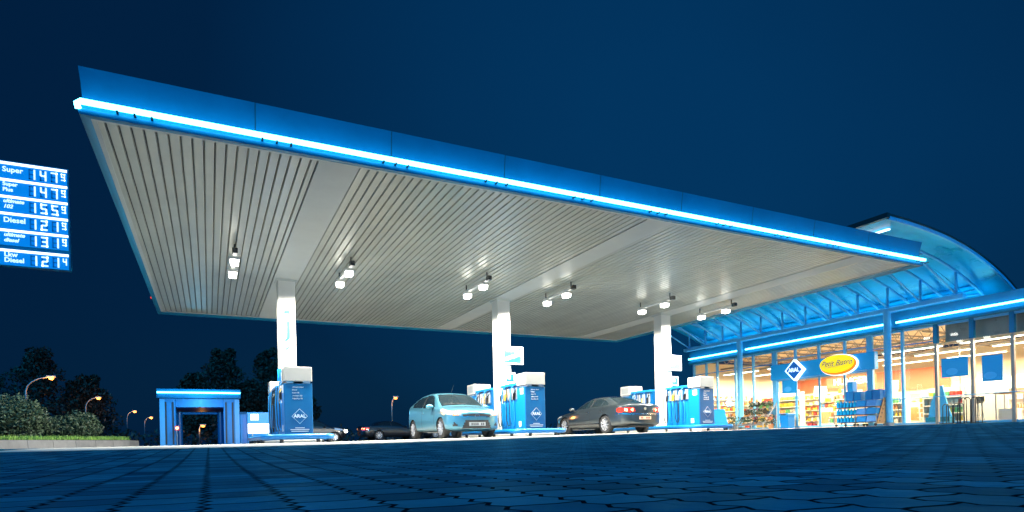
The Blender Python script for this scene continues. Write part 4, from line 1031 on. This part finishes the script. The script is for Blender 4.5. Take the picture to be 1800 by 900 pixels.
# advertising stand behind the right island
g = gz(21.1, 20.9)
t = thing('advertising_stand', 'blue folding advertising stand right of the right pump island', 'sign', (21.15, 20.8, g), R(-8))
MB().add([(-.42, -.30, .05), (.25, -.30, .05), (.25, -.03, .98), (-.42, -.03, .98), (-.42, -.26, .05), (.25, -.26, .05), (.25, .0, .98), (-.42, .0, .98)], [(0, 1, 2, 3), (7, 6, 5, 4), (0, 4, 5, 1), (1, 5, 6, 2), (2, 6, 7, 3), (3, 7, 4, 0)]).build('front_board', 'poster_blue', t)
MB().add([(-.42, .30, .05), (.25, .30, .05), (.25, .03, .98), (-.42, .03, .98), (-.42, .26, .05), (.25, .26, .05), (.25, .0, .95), (-.42, .0, .95)], [(0, 1, 2, 3), (7, 6, 5, 4), (0, 4, 5, 1), (1, 5, 6, 2), (2, 6, 7, 3), (3, 7, 4, 0)]).build('rear_board', 'grey_metal', t)
for q in (-.42, .25): MB().box(q - .01, q + .01, -.30, .30, .0, .06).build('foot_bar', 'silver_trim', t)

# ---------------------------------------------------------------- price sign
SY = 24.34
t = thing('price_sign', 'tall blue lit fuel price sign with six white price rows at the left edge', 'price sign', (-6.6, SY, 0)); O = (-6.6, SY, 0)
MB(O).rbox(-5.86, -3.97, SY, SY + .22, 5.98, 9.34, .02).build('sign_box', 'blue_sheet', t)
MB(O).rbox(-6.75, -6.45, SY + .02, SY + .2, 0, 9.2, .02).build('mast', 'white_paint', t)
for z in (6.4, 9.0): MB(O).box(-6.46, -5.85, SY + .06, SY + .14, z, z + .12).build('mast_bracket', 'white_paint', t)
SEG = {'1': 'bc', '2': 'abged', '3': 'abgcd', '4': 'fgbc', '5': 'afgcd', '7': 'abc', '9': 'abcdfg'}
rows = [(['Super'], '147', '9', 0, 1), (['Super', 'Plus'], '147', '9', 0, .72), (['ultimate', '102'], '155', '9', .3, .72), (['Diesel'], '121', '9', 0, 1), (['ultimate', 'diesel'], '131', '9', .3, .72), (['Lkw', 'Diesel'], '121', '4', 0, .9)]
zt_ = 9.28
def seg_geo(mb, ch, x, z, w, h, th, y):
    p = {'a': (x, x + w, z + h - th, z + h), 'g': (x + th * .5, x + w - th * .5, z + h / 2 - th / 2, z + h / 2 + th / 2), 'd': (x, x + w, z, z + th),
         'f': (x, x + th, z + h / 2, z + h), 'b': (x + w - th, x + w, z + h / 2, z + h), 'e': (x, x + th, z, z + h / 2), 'c': (x + w - th, x + w, z, z + h / 2)}
    for s_ in ch: a = p[s_]; mb.box(a[0], a[1], y - .012, y, a[2], a[3])
for i, (lab, dg, sup, sh, ts) in enumerate(rows):
    zr = zt_ - .535 * i - (.10 if i == 5 else 0); h = .50
    rp = MB(O).box(-5.82, -4.02, SY - .02, SY - .002, zr - h, zr).build('price_row', 'sign_blue_lit', t)
    MB(O).box(-5.82, -4.02, SY - .05, SY - .021, zr - .07, zr).build('row_lamp', 'terminal_white', rp)
    for k, s_ in enumerate(lab):
        o = text('fuel_name', s_, .225 * ts, 'digit_white', rp, (-5.70 - O[0], -.03, zr - (.235 if len(lab) == 1 else .165 + k * .175)), align='LEFT', shear=sh, bold=.004)
    gh = MB(O)
    for k, ch in enumerate(dg):
        x_ = -5.03 + k * .29; gseg = [q for q in 'abcdefg' if q not in SEG[ch]]
        seg_geo(gh, gseg, x_, zr - .455, .175, .32, .032, SY - .024); dd = MB(O); seg_geo(dd, SEG[ch], x_, zr - .455, .175, .32, .045, SY - .030); dd.build('price_digit', 'digit_white', rp)
    dd = MB(O); seg_geo(dd, SEG[sup], -4.18, zr - .36, .11, .22, .03, SY - .030)
    gh.build('unlit_segments', 'ghost_digit', rp); dd.build('price_digit', 'digit_white', rp)

# ---------------------------------------------------------------- planting at the left
kz = lambda x, y: gz(x, y)
kp = [(-9.5, 12.5), (-6.6, 14.8), (-4.33, 17.8), (-3.3, 20.5), (-2.35, 23.5), (-2.2, 25.0), (-3.0, 26.2), (-5, 27)]
kt = thing('planting_kerb', 'low pale concrete kerb edging the hedge bed', 'kerb', (-4.3, 17.8, 0)); O = (-4.3, 17.8, 0)
for i in range(len(kp) - 1):
    a, b = Vector((*kp[i], 0)), Vector((*kp[i + 1], 0)); n_ = max(1, round((b - a).length / 1.0))
    for k in range(n_):
        p = a.lerp(b, k / n_); q = a.lerp(b, (k + 1) / n_); d = (q - p).normalized() * .006
        za, zb_ = kz(p.x, p.y), kz(q.x, q.y); side = Vector((-(q - p).y, (q - p).x, 0)).normalized()
        if side.x > 0: side = -side
        p = p + d; q = q - d; H = .21
        vs = [(*(p).xy, za - .1), (*(q).xy, zb_ - .1), (*(q + side * .03).xy, zb_ + H), (*(p + side * .03).xy, za + H), (*(p + side * .28).xy, za - .1), (*(q + side * .28).xy, zb_ - .1), (*(q + side * .28).xy, zb_ + H), (*(p + side * .28).xy, za + H)]
        MB(O).add(vs, [(0, 1, 2, 3), (4, 7, 6, 5), (3, 2, 6, 7), (0, 3, 7, 4), (1, 5, 6, 2), (0, 4, 5, 1)]).build('kerb_stone', 'kerb', kt)
bed = MB().prism([(-9.7, 12.6), (-6.8, 15.0), (-4.5, 18.0), (-3.5, 20.6), (-2.55, 23.5), (-2.4, 24.9), (-3.1, 26.0), (-5, 26.8), (-22, 27), (-22, 12)], 'z', .0, .38)
bo = bed.build('planting_bed', 'soil'); props(bo, kind='structure')
mb = MB()
for _ in range(9000):
    u = rnd.random(); i = rnd.randrange(0, 5); a, b = Vector((*kp[i], 0)), Vector((*kp[i + 1], 0)); p = a.lerp(b, u) + Vector((-rnd.uniform(.30, 1.0), rnd.uniform(0, .4), 0))
    h = rnd.uniform(.04, .16); w = rnd.uniform(.006, .012); a_ = rnd.uniform(0, 6.28); l = rnd.uniform(-.05, .05); b0 = len(mb.v)
    mb.v += [(p.x - w * math.cos(a_), p.y - w * math.sin(a_), .375), (p.x + w * math.cos(a_), p.y + w * math.sin(a_), .375), (p.x + l, p.y + l, .375 + h)]; mb.f.append((b0, b0 + 1, b0 + 2))
o = mb.build('grass', 'grass_blade', fix=False); props(o, 'short bright grass behind the kerb', 'grass', kind='stuff')
def bush(x, y, z, r, h, m_, lb, n_=2600, size=.05, name='bush', cat='bush', grp='bushes behind the kerb'):
    t = thing(name, lb, cat, (x, y, z), 0, grp); mb = MB()
    k = 9
    for q in range(k):
        a = rnd.uniform(0, 6.28); rr_ = rnd.uniform(.2, .75) * r
        leaves(mb, (rr_ * math.cos(a), rr_ * math.sin(a), h * rnd.uniform(.35, .72)), r * rnd.uniform(.34, .5), n_ // k, size, .8, .9)
    leaves(mb, (0, 0, h * .45), r * .85, n_ // 3, size, h / r * .55, .9)
    mb.build('foliage', m_, t, fix=False)
    mb = MB()
    for q in range(5):
        a = q * 1.3; mb.tube([(0, 0, 0), (r * .2 * math.cos(a), r * .2 * math.sin(a), h * .3), (r * .5 * math.cos(a), r * .5 * math.sin(a), h * .6)], [.03, .02, .008], 6)
    mb.build('stem', 'bark', t)
bush(-6.9, 21.0, .38, 1.5, 1.35, 'leaf_hedge', 'large dense green bush at the left edge', 7000, .055)
bush(-9.2, 20.5, .38, 1.6, 1.45, 'leaf_hedge', 'green bush cut off by the left edge', 5000, .055)
bush(-5.6, 23.6, .38, 1.35, 1.45, 'leaf_grey', 'dark grey green bush in the middle of the bed', 6500, .05)
bush(-4.2, 25.4, .38, 1.1, 1.0, 'leaf_grey', 'low dark bush at the right end of the bed', 4000, .05)
bush(-5.35, 18.9, .38, .42, .5, 'leaf_lime', 'small bright lime green bush behind the kerb', 1500, .04)
bush(-6.6, 25.9, .38, 1.3, 1.35, 'leaf_dark', 'dark bush behind the grey green bush', 3500, .055)

# ---------------------------------------------------------------- car wash
wy = 50.0; g = .15
t = thing('car_wash', 'small blue car wash with a white light tube over its dark entrance', 'car wash', (-.6, wy, g)); O = (-.6, wy, g)
MB(O).box(-3.15, -2.15, wy, wy + 11, g, 3.55).build('left_wall', 'wash_blue', t); MB(O).box(1.0, 2.05, wy, wy + 11, g, 3.55).build('right_wall', 'wash_blue', t)
MB(O).box(-2.14, .99, wy + .3, wy + 11, 2.95, 3.55).build('lintel', 'wash_blue', t)
MB(O).rbox(-3.30, 2.18, wy - .35, wy + 11.2, 3.56, 4.24, .03).build('fascia', 'blue_sheet', t)
MB(O).cyl((-3.25, wy - .44, 3.96), (2.13, wy - .44, 3.96), .055, 10).build('light_tube', 'tube_light', t, smooth=True)
for x_ in (-2.75, -2.3, 1.15, 1.6): MB(O).box(x_ - .05, x_ + .05, wy - .06, wy - .002, g + .1, 3.3).build('door_guide', 'dark_metal', t)
for x_ in (-3.13, 1.75): MB(O).box(x_, x_ + .32, wy - .10, wy - .061, g, 3.5).build('pilaster', 'light_blue_frame', t)
for x_ in (-2.0, .8): MB(O).cyl((x_, wy + 2.5, g), (x_, wy + 2.5, 2.7), .22, 14).build('wash_brush', 'pump_blue', t, smooth='auto')
MB(O).cyl((-1.8, wy + 2.5, 2.6), (.6, wy + 2.5, 2.6), .1, 12).build('spray_bar', 'blue_frame', t)
l = bpy.data.lights.new('wash_fill', 'POINT'); l.energy = 380; l.color = (.1, .6, 1); l.shadow_soft_size = .3; lo = bpy.data.objects.new('wash_fill', l); link(lo, t); lo.location = (0, -2.2, 3.2)  # fill light added before the entrance to brighten the front, no fixture
t = thing('plant_room', 'low blue technical hut joined to the right of the car wash', 'hut', (2.75, wy, g)); O = (2.75, wy, g)
MB(O).rbox(2.1, 3.45, wy - .2, wy + 4, g, 2.42, .03).build('hut_wall', 'wash_blue', t); MB(O).box(2.05, 3.5, wy - .25, wy + 4.05, 2.43, 2.55).build('hut_roof', 'blue_sheet', t)
MB(O).rbox(2.3, 3.0, wy - .23, wy - .202, g + .05, 2.1, .01).build('door', 'blue_frame', t)
t = thing('illuminated_notice', 'bright white lit notice panel on a thin post left of the left island', 'sign', (1.75, 26, gz(1.7, 26)))
MB().rbox(-.38, .42, -.04, .04, .42, .80, .01).build('lit_panel', 'terminal_white', t); MB().cyl((-.22, .0, 0), (-.22, .0, .42), .02).build('post', 'grey_metal', t)
t = thing('payment_terminal', 'blue payment terminal with a small white lit screen behind the notice', 'terminal', (1.75, 27.2, gz(1.7, 27)))
MB().rbox(-.35, .55, -.2, .2, 0, 1.3, .02).build('terminal_body', 'pump_panel', t); MB().box(-.22, .08, -.225, -.202, .98, 1.22).build('screen', 'terminal_white', t)

# ---------------------------------------------------------------- street lamps
def lamp(x, y, h, lb, arm=1.4, e_=150, side=1):
    g = gz(x, y); t = thing('street_lamp', lb, 'street lamp', (x, y, g), 0, 'orange street lamps')
    pts = [(0, 0, 0), (0, 0, h * .78)] + [(side * arm * (1 - math.cos(R(a))), 0, h * .78 + h * .2 * math.sin(R(a))) for a in (20, 40, 60, 80, 90)]
    MB().tube(pts, [.09, .07] + [.05] * 5, 8).build('pole', 'grey_metal', t, smooth=True)
    hx, hz = side * arm, h * .98
    MB().rbox(hx - .25, hx + .35, -.14, .14, hz - .02, hz + .12, .03).build('lamp_housing', 'grey_metal', t)
    MB().sphere((hx + .05, 0, hz - .08), .10 + .0013 * math.hypot(x, y), 8, .8).build('bulb', 'sodium', t)
    l = bpy.data.lights.new('sodium_lamp', 'POINT'); l.energy = e_; l.color = (1, .38, .08); l.shadow_soft_size = .2
    lo = bpy.data.objects.new('sodium_lamp', l); link(lo, t); lo.location = (hx, -.5, hz - .5)
lamp(-12.1, 56.3, 5.4, 'orange street lamp on a curved pole at the far left above the hedge', 1.5, 200)
lamp(-12.6, 84, 5.8, 'orange street lamp second from the left, above the dark trees', 1.2)
lamp(-11.4, 111.3, 5.6, 'orange street lamp third from the left, beyond the trees', 1.0)
lamp(-10.4, 127.6, 5.3, 'orange street lamp left of the car wash, lower than its neighbours', 1.0)
lamp(-.9, 60.3 + 10, 2.1, 'small orange lamp seen through the car wash opening', .3, 60)
lamp(16.2, 58.9, 4.3, 'orange street lamp on a straight pole left of the hatchback', .35, 50)
lamp(37.2, 48.4, 4.3, 'orange street lamp above the roof of the dark saloon', .35, 50)
t = thing('red_signal', 'small red signal light inside the car wash entrance', 'signal light', (-2.05, wy - .5, g)); MB().cyl((0, 0, 0), (0, 0, 1.15), .03).build('post', 'grey_metal', t); MB().sphere((0, 0, 1.25), .10, 8).build('red_lens', 'tail_core', t); MB().rbox(-.13, .13, .05, .2, 1.1, 1.4, .03).build('housing', 'tail_red', t)

# ---------------------------------------------------------------- trees
def tree(x, y, h, r, lb, n_=5000, name='dense_tree', conic=.4, size=.22):
    g = gz(x, y); t = thing(name, lb, 'tree', (x, y, g), 0, 'dark trees behind the forecourt')
    mb = MB(); mb.tube([(0, 0, 0), (.1, 0, h * .3), (0, .1, h * .6), (0, 0, h * .9)], [.22, .17, .10, .03], 8)
    for q in range(7):
        a = q * 2.4; z = h * (.3 + q * .07); mb.tube([(0, 0, z), (r * .35 * math.cos(a), r * .35 * math.sin(a), z + h * .08), (r * .7 * math.cos(a), r * .7 * math.sin(a), z + h * .14)], [.07, .04, .015], 5)
    mb.build('trunk', 'bark', t, smooth=True)
    mb = MB(); k = 30
    for q in range(k):
        f = (q + .5) / k; z = h * (.18 + .78 * f); rad = r * (1 - conic * f ** 1.2) * math.sqrt(max(.12, 1 - (2 * f - .85) ** 2 * .5))
        a = q * 2.4 + rnd.uniform(-.4, .4); rr_ = rad * rnd.uniform(.2, .72)
        leaves(mb, (rr_ * math.cos(a), rr_ * math.sin(a), z), rad * rnd.uniform(.32, .5), n_ // k, size, .85, .8)
    mb.build('crown', 'leaf_dark', t, fix=False)
tl_ = [(-24, 90, 10.8, 4.6, 'dark tree at the far left edge'), (-17.6, 87, 11.6, 4.8, 'tall dark tree right of the leftmost street lamp'), (-13.2, 89, 8.8, 4.0, 'dark tree on the right flank of the tall left tree'),
       (-15.8, 102, 7.6, 3.4, 'low dark tree right of the second street lamp'), (1.6, 77, 11.3, 3.9, 'tall dark tree behind the right half of the car wash'), (-1.6, 80, 8.6, 3.4, 'dark tree behind the middle of the car wash'),
       (6.4, 75, 11.2, 3.4, 'tall dark tree behind the left column'), (4.2, 78, 7.6, 3.0, 'dark tree right of the car wash roof'), (9.6, 76, 7.2, 3.2, 'low dark tree just right of the left column')]
for a in tl_: tree(*a)
# distant hedge line: one mass nobody could count
mb = MB()
for q in range(240):
    x_ = -45 + q * .62; leaves(mb, (x_, 70 + 6 * math.sin(q), .15 + rnd.uniform(.4, .9)), rnd.uniform(.9, 1.4), 42, .22, .8, .8)
o = mb.build('distant_shrubs', 'leaf_dark', fix=False); props(o, 'dark line of shrubs on the horizon', 'shrubs', kind='stuff')
